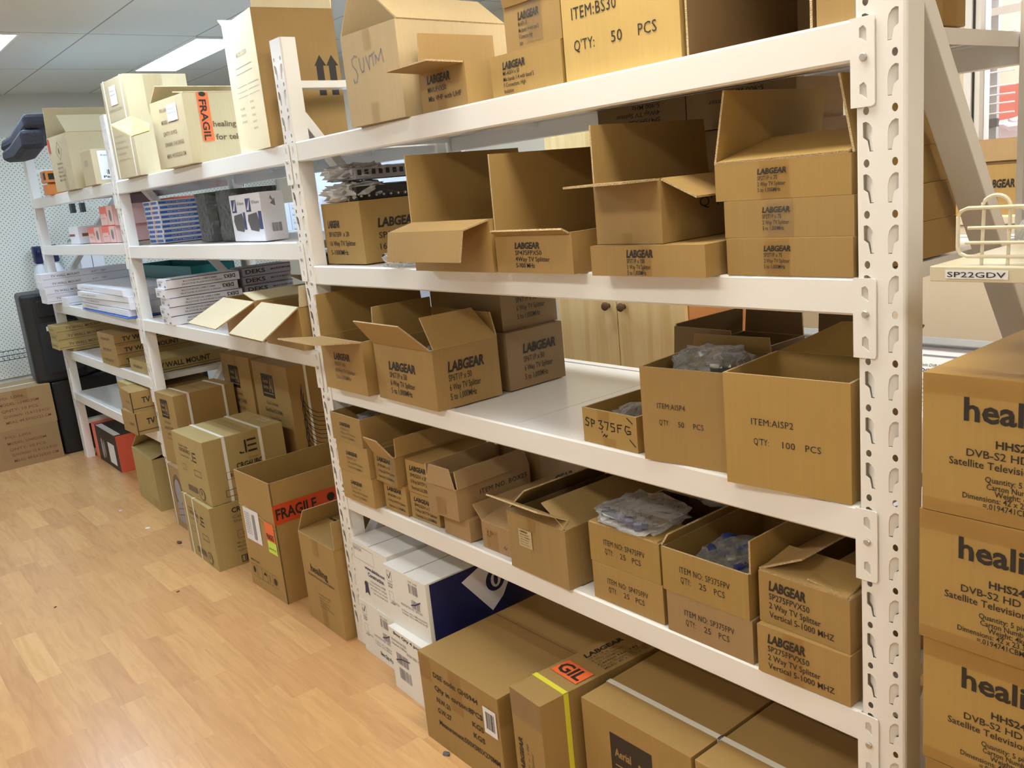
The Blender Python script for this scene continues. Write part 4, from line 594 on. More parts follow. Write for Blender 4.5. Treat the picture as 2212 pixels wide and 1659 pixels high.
C('open_carton', 'big empty open carton with a red fragile tape round its side, on the floor', -2.392, -.05, 0, .318, .5, .50, 1.5, 'kraft', [('R', 'r', 0, .012, 0, 1, 'ink_soft'), ('T', 'r', .30, .62, .34, .05, 'MODEL: LA1', 'b'), ('T', 'r', .30, .58, .26, .05, 'QTY: 1 PCS', 'b'), ('T', 'r', .30, .6, .18, .05, 'ITEM NO: 1', 'b')] + [('O', 'f', .08 + .15 * i, .22 + .15 * i, .09, .20, .001, 'ink') for i in range(5)] + [('S', 'f', [[(.0, .715), (.12, .70), (.2, .712), (.34, .69), (.52, .665), (.6, .672), (.74, .645), (1, .63)]], .005, 'edge'), ('S', 'f', [[(.0, .708), (.3, .686), (.7, .642), (1, .623)]], .002, 'ink_soft')] + [('E', 'f', .15, .15, .03, .03, 'ink'), ('P', 'f', [(.42, .15), (.52, .15), (.47, .18)], 'ink'), ('R', 'f', .595, .605, .11, .18, 'ink'), ('E', 'f', .75, .145, .04, .03, 'ink'), ('T', 'f', .08, .34, .225, .02, 'MADE IN CHINA', 'n', 'ink')], {}, tape=[[('r', .0, 1.0, .66, .82)]], tapemat='red_tape', stick=[
    ('printed_tape', 'r', .0, 1.0, .66, .82, 'red_tape', [('T', .02, .37, .24, .56, 'FRAGILE', 'b'), ('E', .50, .55, .035, .22, 'ink'), ('T', .62, .97, .24, .56, 'FRAG', 'b')]), ('shipping_label', 'f', .10, .55, .42, .70, 'paper', [('T', .06, .45, .82 - .07 * i, .05, 'AWB 30441 %d' % (i * 37), 'n', 'ink_grey') for i in range(10)] + [('R', .56, .72, .1, .86, 'grey_box')]), ('colour_sticker', 'f', .70, .95, .50, .66, 'orange', [('T', .1, .9, .1, .3, 'FRAGILE', 'b')]), ('colour_sticker', 'f', .72, .96, .40, .50, 'lime', [('T', .1, .9, .3, .2, 'handle with care', 'n')]), ('address_label', 'r', .24, .62, .50, .62, 'paper', [('T', .05, .9, .76 - .18 * i, .1, 'To: store room, rear entry door', 'n', 'ink_grey') for i in range(4)])], grp=G5 + ' middle')
C('open_carton', 'tall carton with its lid flap up, standing at the foot of the middle post', -1.945, -.035, 0, .285, .26, .345, -1, 'kraft', [('T', 'f', .24, .72, .60, .085, 'healing', 'b', 'ink'), ('T', 'f', .14, .88, .54, .03, 'Wireless IR Remote Control Extender', 'n', 'ink')] + squig('f', .36, .8, .36, .035, 5, .018, 'ink_soft', 9), {'l': {'s': [(.085, 70)], 'skew': (-.02, -.01)}, 'f': [(.12, 6)], 'b': [(.12, 4)], 'r': [(.1, 86)]}, tape=[[('f', .40, .56, 0, .3)], [('f', .40, .56, .82, 1)]], grp=G5 + ' middle')
# ================================================================== FAR BAY
V1, V2, V3, V4, V5 = 1.7125, 1.4205, 1.0505, .7485, .4605
C('open_carton', 'open carton on the far top shelf with a printed diamond mark', -4.374, -.031, V1, .32, .40, .285, 4, 'kraft_pale', [('S', 'f', [[(.50, .88), (.66, .73), (.52, .56), (.36, .71), (.50, .88)]], .003, 'ink_soft'), ('E', 'f', .51, .72, .03, .06, 'ink_soft')] + squig('f', .3, .66, .48, .075, 5, .045, 'ink_soft', 11) + [('T', 'r', .52, .95, .62, .10, 'ITEM NO', 'it'), ('R', 'f', .0, .10, .72, .98, 'red_tape')], {'r': [(.15, 40)], 'l': [(.16, 85)], 'b': [(.1, 90)]}, tape=[[('f', .5, .68, .0, .4)]], tapemat='tape_clear', grp='cartons on the far top shelf')
C('carton', 'small carton with a big white shipping label on the far top shelf', -4.02, -.021, V1, .18, .24, .170, 2, 'kraft_pale', [('R', 'f', .3, .6, .55, .72, 'ink_pale')], stick=[('shipping_label', 'r', .12, 1, .12, .94, 'paper', [('T', .06, .45, .82, .06, 'Sender', 'n', 'ink_grey'), ('T', .4, .95, .66, .06, 'Express satchel', 'b', 'ink_grey'), ('T', .2, .8, .40, .06, '3000 411 0000', 'b', 'ink_grey'), ('B', .15, .92, .18, .34, 'ink'), ('T', .06, .8, .06, .08, 'Packing Post', 'b', 'ink')])], grp='cartons on the far top shelf')
m = MB(); m.prism([(-5.74, -.10, 2.035), (-5.68, -.10, 2.018), (-5.30, -.10, 2.018), (-4.93, -.10, 2.075), (-4.92, -.10, 2.16), (-5.38, -.10, 2.088), (-5.64, -.10, 2.082)], (0, .22, 0), 'fabric'); m.prism([(-5.56, -.13, 1.955), (-5.46, -.13, 1.935), (-5.20, -.13, 1.93), (-4.92, -.13, 1.97), (-4.92, -.13, 2.075), (-5.30, -.13, 2.022), (-5.52, -.13, 2.012)], (0, .12, 0), 'fabric')
tag(m.obj('fabric_bag', None, None, bevel=.022), 'folded black fabric bag draped over the top of the far end post', 'bag')
m = MB()
for q in ((-.06, .06, -.05, .05, .07, .135), (-.05, .05, -.05, .05, 0, .06), (-.02, .02, -.03, .03, .06, .07)): m.box(*q, 'amber')
m.box(.015, .055, -.053, -.049, .085, .125, 'black'); m.box(.055, .0625, -.035, .035, .085, .12, 'black'); tag(m.obj('tool_case', None, (-5.06, .02, V1), bevel=.006), 'small orange plastic tool beside the diamond marked carton', 'tool')
# second shelf
C('white_box', 'white box with a brown band at the left of the far second shelf', -4.779, .03, V2, .215, .2, .098, -1, 'white_cool', [('R', 'f', .0, .6, .45, .58, 'ink_red'), ('R', 'r', .1, 1, .42, .6, 'ink_red')], cat='box')
RP = [('R', 'f', .02, .52, .06, .5, 'pinkw'), ('R', 'f', .55, .98, .04, .98, 'pinkw'), ('E', 'f', .76, .5, .09, .3, 'ink_grey'), ('R', 'f', .06, .46, .22, .62, 'pinkw'), ('S', 'f', [[(.1, .4), (.42, .4)], [(.26, .25), (.26, .6)]], .003, 'red')]
for nm, x, z in (('left lower', -4.323, V2), ('right lower', -4.04, V2), ('upper', -4.02, V2 + .0865)):
    C('red_box', 'coral red box with a pale window, %s of three on the far shelf' % nm, x, .03, z, .255, .2, .086 if z == V2 else .10, -.6, 'red', RP + [('R', 'r', 0, 1, 0, 1, 'pinkw')], cat='box', grp='coral red boxes')
for i in range(2): C('red_box', 'dull coral box at the back, %s' % ('stacked lower', 'stacked upper')[i], -3.90, .30, V2 + .10 * i, .22, .2, .099, 0, 'red', [('R', 'f', .5, .9, .1, .9, 'pinkw')], cat='box', grp='coral red boxes')
C('teal_box', 'small teal box behind the coral red ones', -4.30, .28, V2 + .085, .16, .2, .05, 0, 'teal', [], cat='box')
C('grey_box', 'grey and white box beneath the teal one', -4.28, .27, V2, .30, .21, .084, 0, 'grey_box', [('R', 'f', .05, .35, .1, .9, 'white_cool')], cat='box')
m = MB()
for k in range(5): a = rnd.uniform(0, 6); m.tube([(.03 * k, .02 * math.cos(a + j * .9), .012 + .012 * math.sin(a + j * 1.3)) for j in range(2)] + [(.03 * k + .08, .03, .01)], .006, 'grey_metal', 6)
tag(m.obj('metal_fittings', None, (-5.15, .07, V2 + .004)), 'loose metal fittings left of the banded white box', 'fittings')
# third shelf
TV = lambda s: [('T', 'r', .10, .42, .48, .30, 'TV WALL MOUNT', 'b', s), ('R', 'r', .01, .99, .26, .30, s), ('T', 'r', .55, .62, .5, .22, '37"', 'n', s), ('T', 'r', .66, .72, .5, .22, '70"', 'n', s)]
NB = ('lowest', 'second', 'third', 'topmost')
for k in range(4): C('flat_box', 'long white television mount box at the far end, %s of its stack' % NB[k], -5.400 + rnd.uniform(-.003, .003), -.078 + rnd.uniform(-.008, .008), V3 + .0128 + k * .0463, .178, .53, .0462, -.4, 'white_cool', TV('ink_grey'), cat='box', grp='long white mount boxes', bev=.0015)
C('flat_box', 'single white television mount box lying on the far third shelf', -5.232, .0, V3, .150, .5, .047, .3, 'white_cool', [('T', 'r', .28, .6, .48, .30, 'TV WALL MOUNT', 'b', 'ink_grey'), ('R', 'r', .01, .99, .26, .30, 'ink_grey')], cat='box', grp='long white mount boxes', bev=.0015)
for k in range(4):
    C('flat_box', 'wide white flat box piled by the far post, %s of four' % NB[k], -3.86 - (.02, 0, .01, .06)[k], -.03 + (.0, .01, .012, .004)[k], V3 + .0085 + k * .0328, (.97, .95, .95, 1.0)[k], .34, .0322, (-1.2, -.5, .6, -1.5)[k], 'white_cool', [('T', 'f', .1, .4, .35, .32, 'LCD BRACKET', 'n', 'ink_pale'), ('R', 'f', 0, 1, .02, .10, 'ink_grey')], cat='box', grp='wide white flat boxes', bev=.0015)
C('sheet', 'blue edged sheet beneath the wide white flat boxes', -3.855, -.045, V3 + .0005, .96, .3, .006, -1.6, 'blue', [], cat='sheet')
# fourth shelf
for k in range(3): C('flat_carton', 'long kraft television mount carton at the far end, %s of its stack' % ('lowest', 'middle', 'topmost')[k], -5.385 + rnd.uniform(-.003, .003), -.07 + rnd.uniform(-.008, .005), V4 + .0205 + k * .0508, .196, .44, .0505, -.3, 'kraft_olive', [('T', 'r', .14, .62, .45, .34, 'TV WALL MOUNT', 'b', 'ink_soft'), ('R', 'r', .01, .99, .22, .26, 'ink'), ('T', 'f', .2, .8, .4, .2, 'FIXED MOUNT', 'n', 'ink_soft')], grp='kraft television mount cartons')
TVK = lambda: [('T', 'r', .08, .66, .34, .42, 'TV WALL MOUNT', 'b'), ('R', 'r', .0, 1, .16, .20, 'ink'), ('T', 'f', .2, .72, .36, .24, 'FIXED MOUNT', 'n', 'ink_soft')]
for k in range(3): C('flat_carton', 'long kraft television mount carton in the pile by the far post, %s' % ('lowest', 'middle', 'topmost')[k], -4.336 + rnd.uniform(-.01, .005), -.003, V4 + k * .0600, .317, .52, .0594, .6, 'kraft', TVK(), grp='kraft television mount cartons')
C('flat_carton', 'single kraft television mount carton beside the far post', -3.904, .019, V4, .276, .50, .065, 1.3, 'kraft_olive', TVK(), grp='kraft television mount cartons')
C('flattened_carton', 'flattened kraft board under the far kraft mount carton pile', -5.39, .01, V4, .18, .34, .0202, 0, 'kraft_olive', [], cat='cardboard')
C('flattened_carton', 'thin white board under the far white mount box pile', -5.40, .01, V3, .165, .42, .0126, 0, 'white_cool', [], cat='cardboard')
# fifth shelf
TVF = lambda: [('T', 'r', .13, .80, .42, .28, 'TV WALL MOUNT', 'b'), ('R', 'r', .0, 1, .16, .19, 'ink'), ('R', 'r', .0, .012, .0, 1, 'ink'), ('T', 'f', .5, .85, .4, .12, 'FIXED MOUNT', 'n', 'ink_soft')]
C('flat_carton', 'lower kraft television mount carton jutting out over the far bottom shelf', -3.875, -.093, V5, .215, .40, .113, 1.6, 'kraft', TVF(), grp='kraft television mount cartons')
C('flat_carton', 'upper kraft television mount carton jutting out, at a slight angle', -3.900, -.092, V5 + .1135, .23, .40, .106, -4, 'kraft', TVF(), grp='kraft television mount cartons')
for k in range(3): C('flat_carton', 'flat kraft carton behind the jutting pair, %s' % ('lowest', 'middle', 'topmost')[k], -4.132, -.03, V5 + k * .074, .2, .4, .0735, 0, 'kraft_olive', [('R', 'f', 0, 1, .02, .06, 'ink'), ('T', 'f', .15, .7, .35, .25, 'MOUNT', 'n', 'ink_soft')], grp='kraft television mount cartons')
C('black_case', 'black equipment case on the far bottom shelf against the back', -4.55, .34, V5, .8, .2, .24, 0, 'black', [], cat='case')
C('black_case', 'second black equipment case on the far fourth shelf at the back', -4.90, .40, V4, .62, .18, .2, 0, 'black', [], cat='case')
# floor of the far bay
C('product_carton', 'long orange ended carton with a black printed front, on the floor at the far end', -4.984, .052, 0, .595, .2, .235, -.7, 'red', [('R', 'f', .16, 1.0, .0, 1, 'ink'), ('E', 'f', .36, .40, .04, .30, 'grey_metal'), ('E', 'f', .45, .42, .035, .26, 'grey_box'), ('R', 'f', .62, .88, .12, .70, 'paper'), ('R', 't', .16, 1, 0, 1, 'ink'), ('R', 't', .2, .96, .0, .2, 'paper')], cat='carton')
C('open_carton', 'plain olive carton with one flap open on the floor at the far post', -3.99, -.025, 0, .40, .3, .288, -2, 'kraft_olive', [], {'l': [(.15, 35)], 'f': [(.12, 15)]}, stick=[('barcode_label', 'r', .35, .7, .32, .66, 'paper', [('B', .1, .9, .1, .75, 'ink_grey')])], grp='cartons at the far post', tape=[[('f', .72, 1, .05, .2)]])
# end wall boxes, speakers
EB = [('T', 'r', .46, .72, .80, .07, 'P/O: L006', 'n', 'ink_red'), ('T', 'r', .47, .86, .635, .075, 'MODEL: L048D20M', 'n', 'ink_red'), ('T', 'r', .48, .84, .47, .075, 'QNTY: 10 PCS', 'n', 'ink_red'), ('T', 'r', .49, .95, .32, .075, 'G/W/NW: 15.4/13.8 KGS', 'n', 'ink_red'), ('T', 'r', .50, .95, .165, .075, 'MEAS: 49.5X32X23 CM', 'n', 'ink_red')]
C('large_carton', 'lower of two large cartons stacked at the far end wall', -5.785, -.70, 0, .40, .60, .256, 0, 'kraft_pink', EB, seam='x', grp='cartons at the end wall')
C('large_carton', 'upper of two large cartons stacked at the far end wall', -5.79, -.70, .2565, .40, .605, .258, 0, 'kraft_pink', EB, seam='x', tape=[[('r', .62, .76, .72, 1), ('t', 0, 1, .4, .5)]], straps=[('y', .55, .02)], grp='cartons at the end wall')
t = thing('loudspeaker', 'large black loudspeaker standing upright on a black case at the far end', 'loudspeaker', (-6.02, .06, .513)); m = MB()
fp = [(.17, -.22), (.20, -.16), (.20, .10), (.08, .25), (-.2, .22), (-.2, -.18)]; m.prism([(a, b, 0) for a, b in fp], (0, 0, .60), 'black'); m.obj('cabinet', t, bevel=.02)
m = MB(); m.box(.2005, .206, -.145, .085, .06, .40, 'grille'); m.obj('grille', t, bevel=.003); m = MB(); m.box(.2005, .21, -.13, .07, .44, .55, 'black'); m.obj('horn', t, bevel=.01); m = MB(); m.box(.2065, .2085, -.10, -.04, .345, .375, 'paper'); m.obj('badge', t)
m = MB(); m.box(-.2, .2, -.16, .26, 0, .512, 'black'); tag(m.obj('equipment_case', None, (-6.03, .08, 0), bevel=.015), 'black case on the floor carrying the loudspeaker', 'case')
for i in range(2):
    t = thing('spray_bottle', 'navy topped spray bottle hanging on the pegboard, %s' % ('the one further left', 'the one further right')[i], 'bottle', (-6.90, .215 + .11 * i, 1.08), 0, 'spray bottles'); m = MB(); m.lathe([(.05, 0), (.055, .01), (.055, .12), (.03, .17), (.02, .19)], 'white_cool', n=20); m.obj('bottle', t, smooth=True); m = MB(); m.box(-.035, .035, -.03, .03, .19, .32, 'navy'); m.box(.03, .08, -.012, .012, .26, .29, 'navy'); m.obj('spray_head', t, bevel=.008)
m = MB(); m.box(-.09, .09, -.14, .12, -.004, 0, 'grey_box'); tag(m.obj('ledge', None, (-6.89, .30, 1.079)), 'small ledge on the end wall under the spray bottles', 'ledge')
t = thing('wire_basket', 'dark wire basket on the pegboard above the end wall cartons', 'basket', (-6.98, -.2, .60)); m = MB()
for k in range(16): m.tube([(0.005, k * .035, .0), (.10, k * .035, -.02), (.10, k * .035, .05)], .002, 'black', 5)
for zx in ((.10, .05), (.10, .015), (.10, -.02)): m.tube([(zx[0], 0, zx[1]), (zx[0], .525, zx[1])], .003, 'black', 5)
m.obj('wire_grid', t)
# ================================================================== BAGS AND LOOSE GOODS
def blob(name, parent, loc, sx, sy, sz, m, seed=0, rot=0, amp=.28, n=26, r=14, freq=3.2, flat=.0):
    mb = MB(); pts = []; fc = []; sd = Vector((seed * 3.1, seed * 1.7, seed))
    for i in range(r + 1):
        th = PI * i / r
        for j in range(n):
            ph = 2 * PI * j / n; d = Vector((math.sin(th) * math.cos(ph), math.sin(th) * math.sin(ph), math.cos(th))); q = Vector([math.copysign(abs(c) ** .7, c) for c in d])
            k = 1 + amp * noise.noise(d * freq + sd) + amp * .5 * noise.noise(d * freq * 2.7 + sd); z = q.z * sz / 2 * k
            if q.z < 0: z = max(z, -sz / 2 * (.9 - flat))
            pts.append((q.x * sx / 2 * k, q.y * sy / 2 * k, z + sz / 2 * .9))
    for i in range(r):
        for j in range(n): fc.append((i * n + j, (i + 1) * n + j, (i + 1) * n + (j + 1) % n, i * n + (j + 1) % n))
    mb.add(pts, fc, m); return mb.obj(name, parent, loc, rot)
def bag(label, x, y, z, sx, sy, sz, m='film', seed=0, rot=0, inside=(), grp='plastic bags of fittings', **k):
    """inside: (name, dx, dy, dz, length, radius, material) little barrels lying along x"""
    t = thing('plastic_bag', label, 'plastic bag', (x, y, z), rot, grp); blob('plastic_film', t, (0, 0, 0), sx, sy, sz, m, seed, **k)
    for nm, dx, dy, dz, ln, rr, mm, az in inside:
        b = MB(); b.lathe([(rr * .6, -ln / 2), (rr, -ln / 2 + .001), (rr, ln * .1), (rr * .55, ln * .12), (rr * .55, ln / 2)], mm, n=10, axis='x'); b.obj(nm, t, (dx, dy, dz), az)
    return t
rr_ = random.Random(3)
conn = [('blue_connector', -.065 + .03 * i, -.045 - .003 * i, .014, .030, .0105, 'blue_dark', 35) for i in range(5)] + [('metal_connector', -.055 + .03 * i, -.022 - .003 * i, .016, .028, .008, 'grey_metal', 35) for i in range(5)]
bag('flat plastic bag of blue connectors lying on the upper carton of 25 pieces', -.575, .085, S4 + .0905 + .1005, .19, .18, .040, 'film', 4, -4, conn, amp=.3, freq=4.5)
bag('crumpled empty looking bag behind the flat bag of blue connectors', -.500, .275, S4 + .0905 + .1015, .09, .11, .05, 'film_dark', 9, amp=.35)
mix = [('blue_connector', rr_.uniform(-.06, .06), rr_.uniform(-.06, .05), rr_.uniform(.045, .075), .03, .009, rr_.choice(('blue_dark', 'blue_dark', 'grey_metal')), rr_.uniform(0, 180)) for i in range(26)]
bag('heap of bagged blue connectors inside the open carton of 25 pieces', -.338, .12, S4 + .0925 + .006, .165, .19, .085, 'film', 12, 0, mix, amp=.2)
bag('crumpled clear bag on top of the tall open third shelf carton', -.377, .107, S3 + .155, .145, .13, .066, 'film', 21, 7, [('metal_connector', .045, -.04, .035, .04, .014, 'grey_metal', 20), ('metal_connector', .03, .0, .04, .035, .012, 'grey_metal', 80)], amp=.3)
bag('clear bag inside the biggest third shelf carton', -.115, .11, S3 + .006, .15, .13, .165, 'film_dark', 31, 0, amp=.25)
bag('small clear bag in the little handwritten bin carton', -.578, .107, S3 + .006, .10, .13, .070, 'film', 41, 0, amp=.28)
bag('small clear bag of fittings lying on the second shelf under the bent flap', -1.36, .03, S2, .13, .085, .045, 'film', 51, 0, [('blue_connector', -.03 + .02 * i, -.01 + .012 * (i % 2), .018, .022, .007, ('blue_dark', 'grey_metal')[i % 2], 40 * i) for i in range(4)], amp=.3)
bag('dark bag of parts in the open topmost carton of the left pile', -1.743, .13, S4 + .197 + .006, .14, .2, .078, 'film_dark', 61, 0, amp=.25)
bag('bag showing in the opening of the flared third shelf carton', -1.345, .083, S3 + .006, .23, .14, .14, 'film_dark', 66, 0, amp=.2)
def rack_unit(label, x, y, z, dx, dy, h, face, seed, film_m):
    t = thing('splitter_unit', label, 'splitter unit', (x, y, z), -2, 'wrapped splitter units'); m = MB(); m.box(-dx / 2, dx / 2, -dy / 2, dy / 2, 0, h, face)
    for k in range(12): m.lathe([(.004, 0), (.004, .008)], 'grey_metal', (dx / 2, -dy / 2 + dy * (k + .5) / 12, h * .3), 8, 'x') if face == 'black' else m.box(dx / 2, dx / 2 + .0015, -dy / 2 + dy * (k + .3) / 12, -dy / 2 + dy * (k + .85) / 12, h * .35, h * .8, 'black')
    m.obj('housing', t, bevel=.002); blob('bubble_wrap', t, (-.01, -dy * .33, 0), dx * 1.06, dy * .55, h * 1.5, film_m, seed, amp=.34, n=34, r=20, freq=5.5); blob('bubble_wrap', t, (.0, dy * .12, 0), dx * 1.02, dy * .98, h * 1.22, 'film', seed + 3, amp=.10, n=30)
zt_ = S2 + .1865; rack_unit('black splitter unit half wrapped in film, lying on the sealed sixteen way carton', -1.715, .215, zt_, .19, .30, .040, 'black', 71, 'bubble'); rack_unit('grey faced splitter unit in a bag, on top of the black one', -1.725, .225, zt_ + .062, .17, .29, .034, 'grey_box', 78, 'bubble')
for i, (x, y, sz_, mm) in enumerate(((-3.444, -.116, .03, 'wood_debris'), (-3.788, -.158, .022, 'paper'), (-2.885, -.314, .012, 'wood_debris'), (-3.164, -.728, .012, 'wood_debris'), (-1.15, -.159, .022, 'dark_grey_box'), (-4.211, -.175, .014, 'paper'))):
    o = blob('litter', None, (x, y, 0), sz_ * 1.1, sz_ * .7, sz_ * .3, mm, 90 + i, rot=i * 50, amp=.5, n=10, r=6)
    tag(o, ('brown crumb on the floor near the strapped cable cartons', 'scrap of white paper on the floor by the far post', 'tiny brown chip on the floor before the big empty carton', 'tiny brown chip alone out in the aisle', 'grey fluff by the large taped carton with the weights', 'pale scrap on the floor by the orange ended carton')[i], 'litter', 'litter on the floor')
# ================================================================== BEHIND THE SHELVING
t = thing('wardrobe', 'knotty pine two door cupboard standing behind the near bay', 'cupboard', (-1.915, 1.63, 0)); m = MB()
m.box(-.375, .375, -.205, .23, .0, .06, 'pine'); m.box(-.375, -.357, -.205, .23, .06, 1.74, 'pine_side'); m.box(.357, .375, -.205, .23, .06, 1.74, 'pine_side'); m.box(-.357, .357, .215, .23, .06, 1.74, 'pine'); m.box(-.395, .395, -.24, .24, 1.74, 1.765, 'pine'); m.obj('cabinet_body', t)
for s in (-1, 1):
    d = MB(); d.box(-.185, .185, -.01, .01, 0, 1.665, 'pine'); do = d.obj('door', t, (s * .1875, -.219, .066), bevel=.003)
    k = MB(); k.lathe([(.010, 0), (.008, -.012), (.017, -.018), (.019, -.026), (.015, -.033), (.006, -.036)], 'wood_debris', n=20, axis='y'); k.obj('knob', do, (-s * .142, -.010, .905), smooth=True)
TL = -40; t = thing('notice_board', 'sloping notice board with a grey top rail behind the near bay', 'notice board', (-.75, 1.22, .95)); m = MB(); m.box(-.18, .7, 0, .03, -.60, -.005, 'white_cool'); o = m.obj('panel', t); o.rotation_euler.x = R(TL); m = MB(); m.box(-.2, .72, -.015, .045, -.005, .022, 'steel_grey'); o = m.obj('top_rail', t, bevel=.004); o.rotation_euler.x = R(TL)
for a in (-.14, .66):
    for y, z in ((.04, -.06), (-.34, -.475)): MB().box(a - .015, a + .015, y - .012, y + .012, -.95, z, 'steel_grey').obj('leg', t)
def poster(label, x, z, w_, h_, pr_):
    m = MB(); m.box(-w_ / 2, w_ / 2, -.0008, .0005, 0, h_, 'paper'); prints(m, pr_, w_, .0016, h_); o = tag(m.obj('poster', None, (x, 1.22 - .012 * .643 - .0025 + (-(.02 + h_)) * .643, .95 - (.02 + h_) * .766)), label, 'poster', 'printed sheets on the notice board'); o.rotation_euler.x = R(TL)
PT = lambda a, b: [('R', 'f', .04, .55, .955, .975, 'ink_grey'), ('R', 'f', .55, .96, .955, .975, 'navy'), ('T', 'f', .05, .80, .85, .03, a, 'b', 'ink_grey'), ('T', 'f', .05, .40, .79, .035, b, 'b', 'ink')] + [('R', 'f', .05, .9, .70 - .045 * i, .712 - .045 * i, 'ink_pale') for i in range(8)]
poster('white product sheet with two lines of heading, right of the near post', -.395, .62, .20, .30, PT('Twin DVB-S2 CI-COFDM Trans', '3DGFLEX')); poster('white product sheet mostly hidden by the near post', -.60, .62, .19, .30, PT('DVB-T HD', '3DG') + [('R', 'f', .7, .95, .3, .6, 'lime')])
poster('product sheet with a black receiver picture, left of the near post', -.81, .62, .22, .335, [('T', 'f', .04, .98, .90, .035, 'TRV HD VAST SATELLITE REC', 'n', 'ink'), ('P', 'f', [(.06, .82), (.98, .86), (.98, .74), (.06, .72)], 'ink'), ('T', 'f', .1, .3, .63, .03, 'NEW', 'b', 'ink_red'), ('E', 'f', .93, .66, .07, .05, 'blue')])
t = thing('display_shelving', 'white display shelving of pale boxes behind the middle bay', 'shelving', (-4.3, 1.6, 0)); m = MB(); m.box(-.9, .9, .17, .19, .0, 1.82, 'white_cool'); m.obj('back_panel', t)
for z in (.3, .75, 1.25): MB().box(-.9, .9, -.2, .17, z - .03, z, 'white_cool').obj('shelf', t, bevel=.003)
MB().box(-.92, .92, -.22, .2, 0, .12, 'white_cool').obj('plinth', t)
for i in range(7):
    for k in range(3 if i != 4 else 2): C('pale_box', 'pale blue white box on the display shelving, column %s, row %s' % ('one two three four five six seven'.split()[i], 'bottom middle top'.split()[k]), -4.98 + .245 * i, 1.43, 1.2505 + k * .0955, .235, .2, .095, 0, 'white_cool', [('O', 'f', .1, .5, .2, .8, .001, 'ink_grey'), ('T', 'f', .15, .5, .5, .15, 'Fitting', 'n', 'ink_grey'), ('R', 'f', .1, .4, .1, .14, 'teal')], cat='box', grp='pale boxes on the display shelving')
for i in range(2): C('pale_box', 'pale green box on the end wall shelf, %s' % ('left', 'right')[i], -6.86, .50 + .09 * i, 1.1205, .11, .085, .17, 0, 'white_cool', [('E', 'r', .5, .3, .2, .12, 'ink_pale')], cat='box', grp='pale boxes on the end wall')
m = MB(); m.box(-.115, .0, 0, .30, -.012, 0, 'white_cool'); tag(m.obj('wall_shelf', None, (-6.87, .47, 1.12)), 'small white shelf on the end wall', 'shelf')
t = thing('hook_rack', 'wire hook display fixed to the pegboard with black tips', 'hook rack', (-6.97, .48, 1.62)); m = MB()
for k in range(8): m.tube([(0, .035 * k, .12), (.28, .035 * k, .06 - .012 * k)], .003, 'steel', 5)
m.tube([(.0, -.02, .12), (0, .28, .12)], .006, 'steel', 6); m.obj('wire_frame', t)
for k in (0, 2): MB().box(.25, .31, .035 * k - .015, .035 * k + .015, .0, .07, 'black').obj('tip', t)
# window and room beyond
m = MB()
for x0, x1, y0, mm in ((-.955, -.915, 2.285, 'frame_cream'), (-.915, -.895, 2.27, 'frame_white'), (-.895, -.872, 2.28, 'frame_cream'), (-.872, -.845, 2.26, 'frame_white'), (-.845, -.838, 2.27, 'rubber'), (-.838, -.82, 2.275, 'frame_white')): m.box(x0, x1, y0, 2.36, 1.25, 2.40, mm)
m.box(-.955, 1.05, 2.26, 2.36, 1.24, 1.30, 'frame_white'); m.box(-.955, 1.05, 2.26, 2.36, 2.35, 2.41, 'frame_white'); m.box(1.0, 1.05, 2.26, 2.36, 1.3, 2.35, 'frame_white'); wo = struct(m.obj('window_1'))
g = MB(); g.box(-.82, 1.0, 2.31, 2.316, 1.30, 2.35, 'glass'); struct(g.obj('glass_pane', wo))
t = thing('display_stand', 'grey upright with white prongs seen through the back window', 'display stand', (-.99, 2.8, 0)); m = MB(); m.box(-.016, .016, -.012, .012, 0, 2.3, 'steel_grey'); m.obj('upright', t)
for z in (1.93, 1.776, 1.72, 1.685, 1.65, 1.61): m = MB(); m.tube([(-.05, -.02, z), (.09, -.02, z)], .0035, 'frame_white', 6); m.obj('prong', t)
MB().box(-.06, .3, -.03, -.012, 2.0, 2.03, 'frame_white').obj('header_bar', t); MB().box(-.03, .03, -.04, -.02, 1.555, 1.59, 'black').obj('clip', t); m = MB(); m.box(-.25, 1.2, .0, .4, 1.465, 1.48, 'steel_grey'); m.obj('shelf', t); m = MB(); m.box(1.17, 1.2, .0, .4, 0, 1.465, 'steel_grey'); m.obj('leg', t)
C('red_box', 'coral red carton seen through the back window', -.6, 3.02, 1.4805, .6, .2, .25, 0, 'red', [], cat='box', grp='cartons beyond the window'); C('pink_carton', 'pale carton with grey scrawl seen through the back window', -.6, 3.0, 1.731, .36, .22, .34, 0, 'kraft', [('S', 'f', [[(.12, .85), (.05, .75), (.12, .65), (.2, .75)], [(.15, .55), (.22, .5), (.15, .4)], [(.06, .3), (.16, .32), (.2, .2)]], .004, 'ink_grey')], grp='cartons beyond the window')
bag('clear bag on the shelf beyond the back window', -.94, 2.925, 1.4805, .20, .08, .11, 'bubble', 131, grp='plastic bags of fittings')
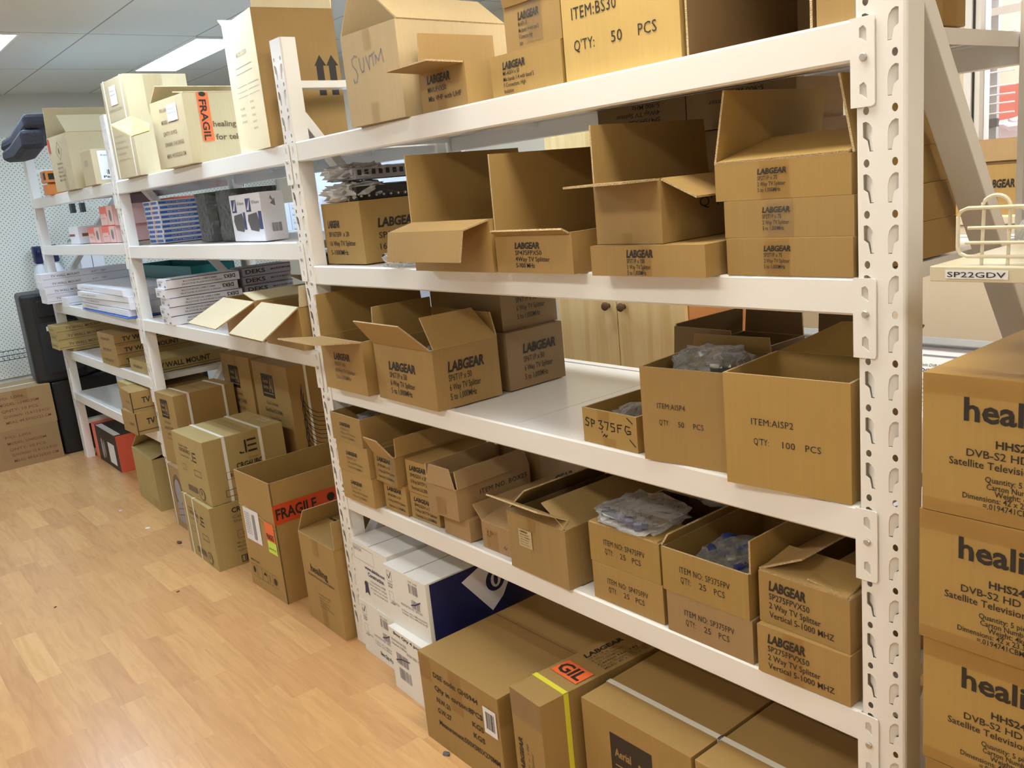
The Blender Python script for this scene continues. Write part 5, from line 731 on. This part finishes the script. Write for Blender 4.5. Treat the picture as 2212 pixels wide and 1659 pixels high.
# carton pair and table in front of the window
t = thing('storage_cabinet', 'plain beige cabinet behind the near bay carrying two cartons', 'cabinet', (-.42, 1.78, 0)); MB().box(-.36, .36, -.22, .22, 0, 1.26, 'cream').obj('cabinet_body', t, bevel=.004); MB().box(-.365, .365, -.225, .225, 1.26, 1.285, 'cream').obj('cabinet_top', t, bevel=.003)
C('carton', 'kraft carton on the beige cabinet in front of the back window', -.36, 1.6, 1.2855, .25, .25, .15, 0, 'kraft', lab('f', .42, .78, .55, .16, [('SP2T', .6), ('2 Way', .62)], c2=.1, dv=.25), grp='cartons on the beige cabinet'); C('open_carton', 'shallow carton with its front flap hanging, on the beige cabinet', -.355, 1.605, 1.436, .25, .24, .075, 0, 'kraft_pink', [], {'f': [(.065, 262)]}, grp='cartons on the beige cabinet')
# ================================================================== CREAM DISPLAY SHELF AT THE RIGHT
t = thing('display_shelf', 'cream steel display shelf with wire fence and code label, right of the near post', 'shelf', (.164, -.1, 1.342)); m = MB()
m.box(0, .62, 0, .34, .012, .0205, 'gondola'); m.box(0, .62, -.002, .002, 0, .0205, 'gondola'); m.box(0, .003, 0, .34, 0, .0205, 'gondola'); m.box(.60, .62, .002, .34, -.06, .012, 'gondola'); m.obj('shelf', t, bevel=.0015)
m = MB(); m.box(-.03925, .03925, 0, .0008, 0, .0115, 'paper'); prints(m, [('T', 'f', .04, .97, .2, .62, 'SP22GDV', 'n', 'ink')], .0785, 0, .0115); lb = m.obj('code_label', t, (.0605, -.0036, .0045))
m = MB(); f0 = .01; zb, zt2 = .032, .094; xl_ = .031; rr2 = .012
m.tube([(.60, f0, zt2), (xl_ + rr2, f0, zt2), (xl_ + rr2 * .3, f0, zt2 - rr2 * .3), (xl_, f0, zt2 - rr2), (xl_, f0, zb + rr2), (xl_ + rr2 * .3, f0, zb + rr2 * .3), (xl_ + rr2, f0, zb), (.60, f0, zb)], .0025, 'wire', 8)
for z in (.050, .069): m.tube([(.045 if z > .06 else .042, f0 - .003, z), (.60, f0 - .003, z)], .0022, 'wire', 8)
for k in range(9): x = .060 + .032 * k; m.tube([(x, f0 + .003, .018), (x + .002, f0 + .003, zt2)], .0022, 'wire', 8)
m.tube([(.060 + .017 - .017 * math.cos(a * PI / 10), f0 + .003, zt2 + .015 * math.sin(a * PI / 10)) for a in range(11)], .0025, 'wire', 8); m.obj('wire_fence', t)
m = MB(); m.box(.58, .62, .34, .38, -1.342, .6, 'gondola'); m.obj('column', t)
bag('big clear bag of parts behind the wire fence of the cream shelf', .325, .03, 1.3635, .18, .15, .085, 'film', 151, grp='plastic bags of fittings', inside=[('metal_connector', -.06 + .03 * i, -.03, .016, .03, .009, 'grey_metal', 50 * i) for i in range(4)], amp=.3)
bpy.data.collections.remove(tmp)
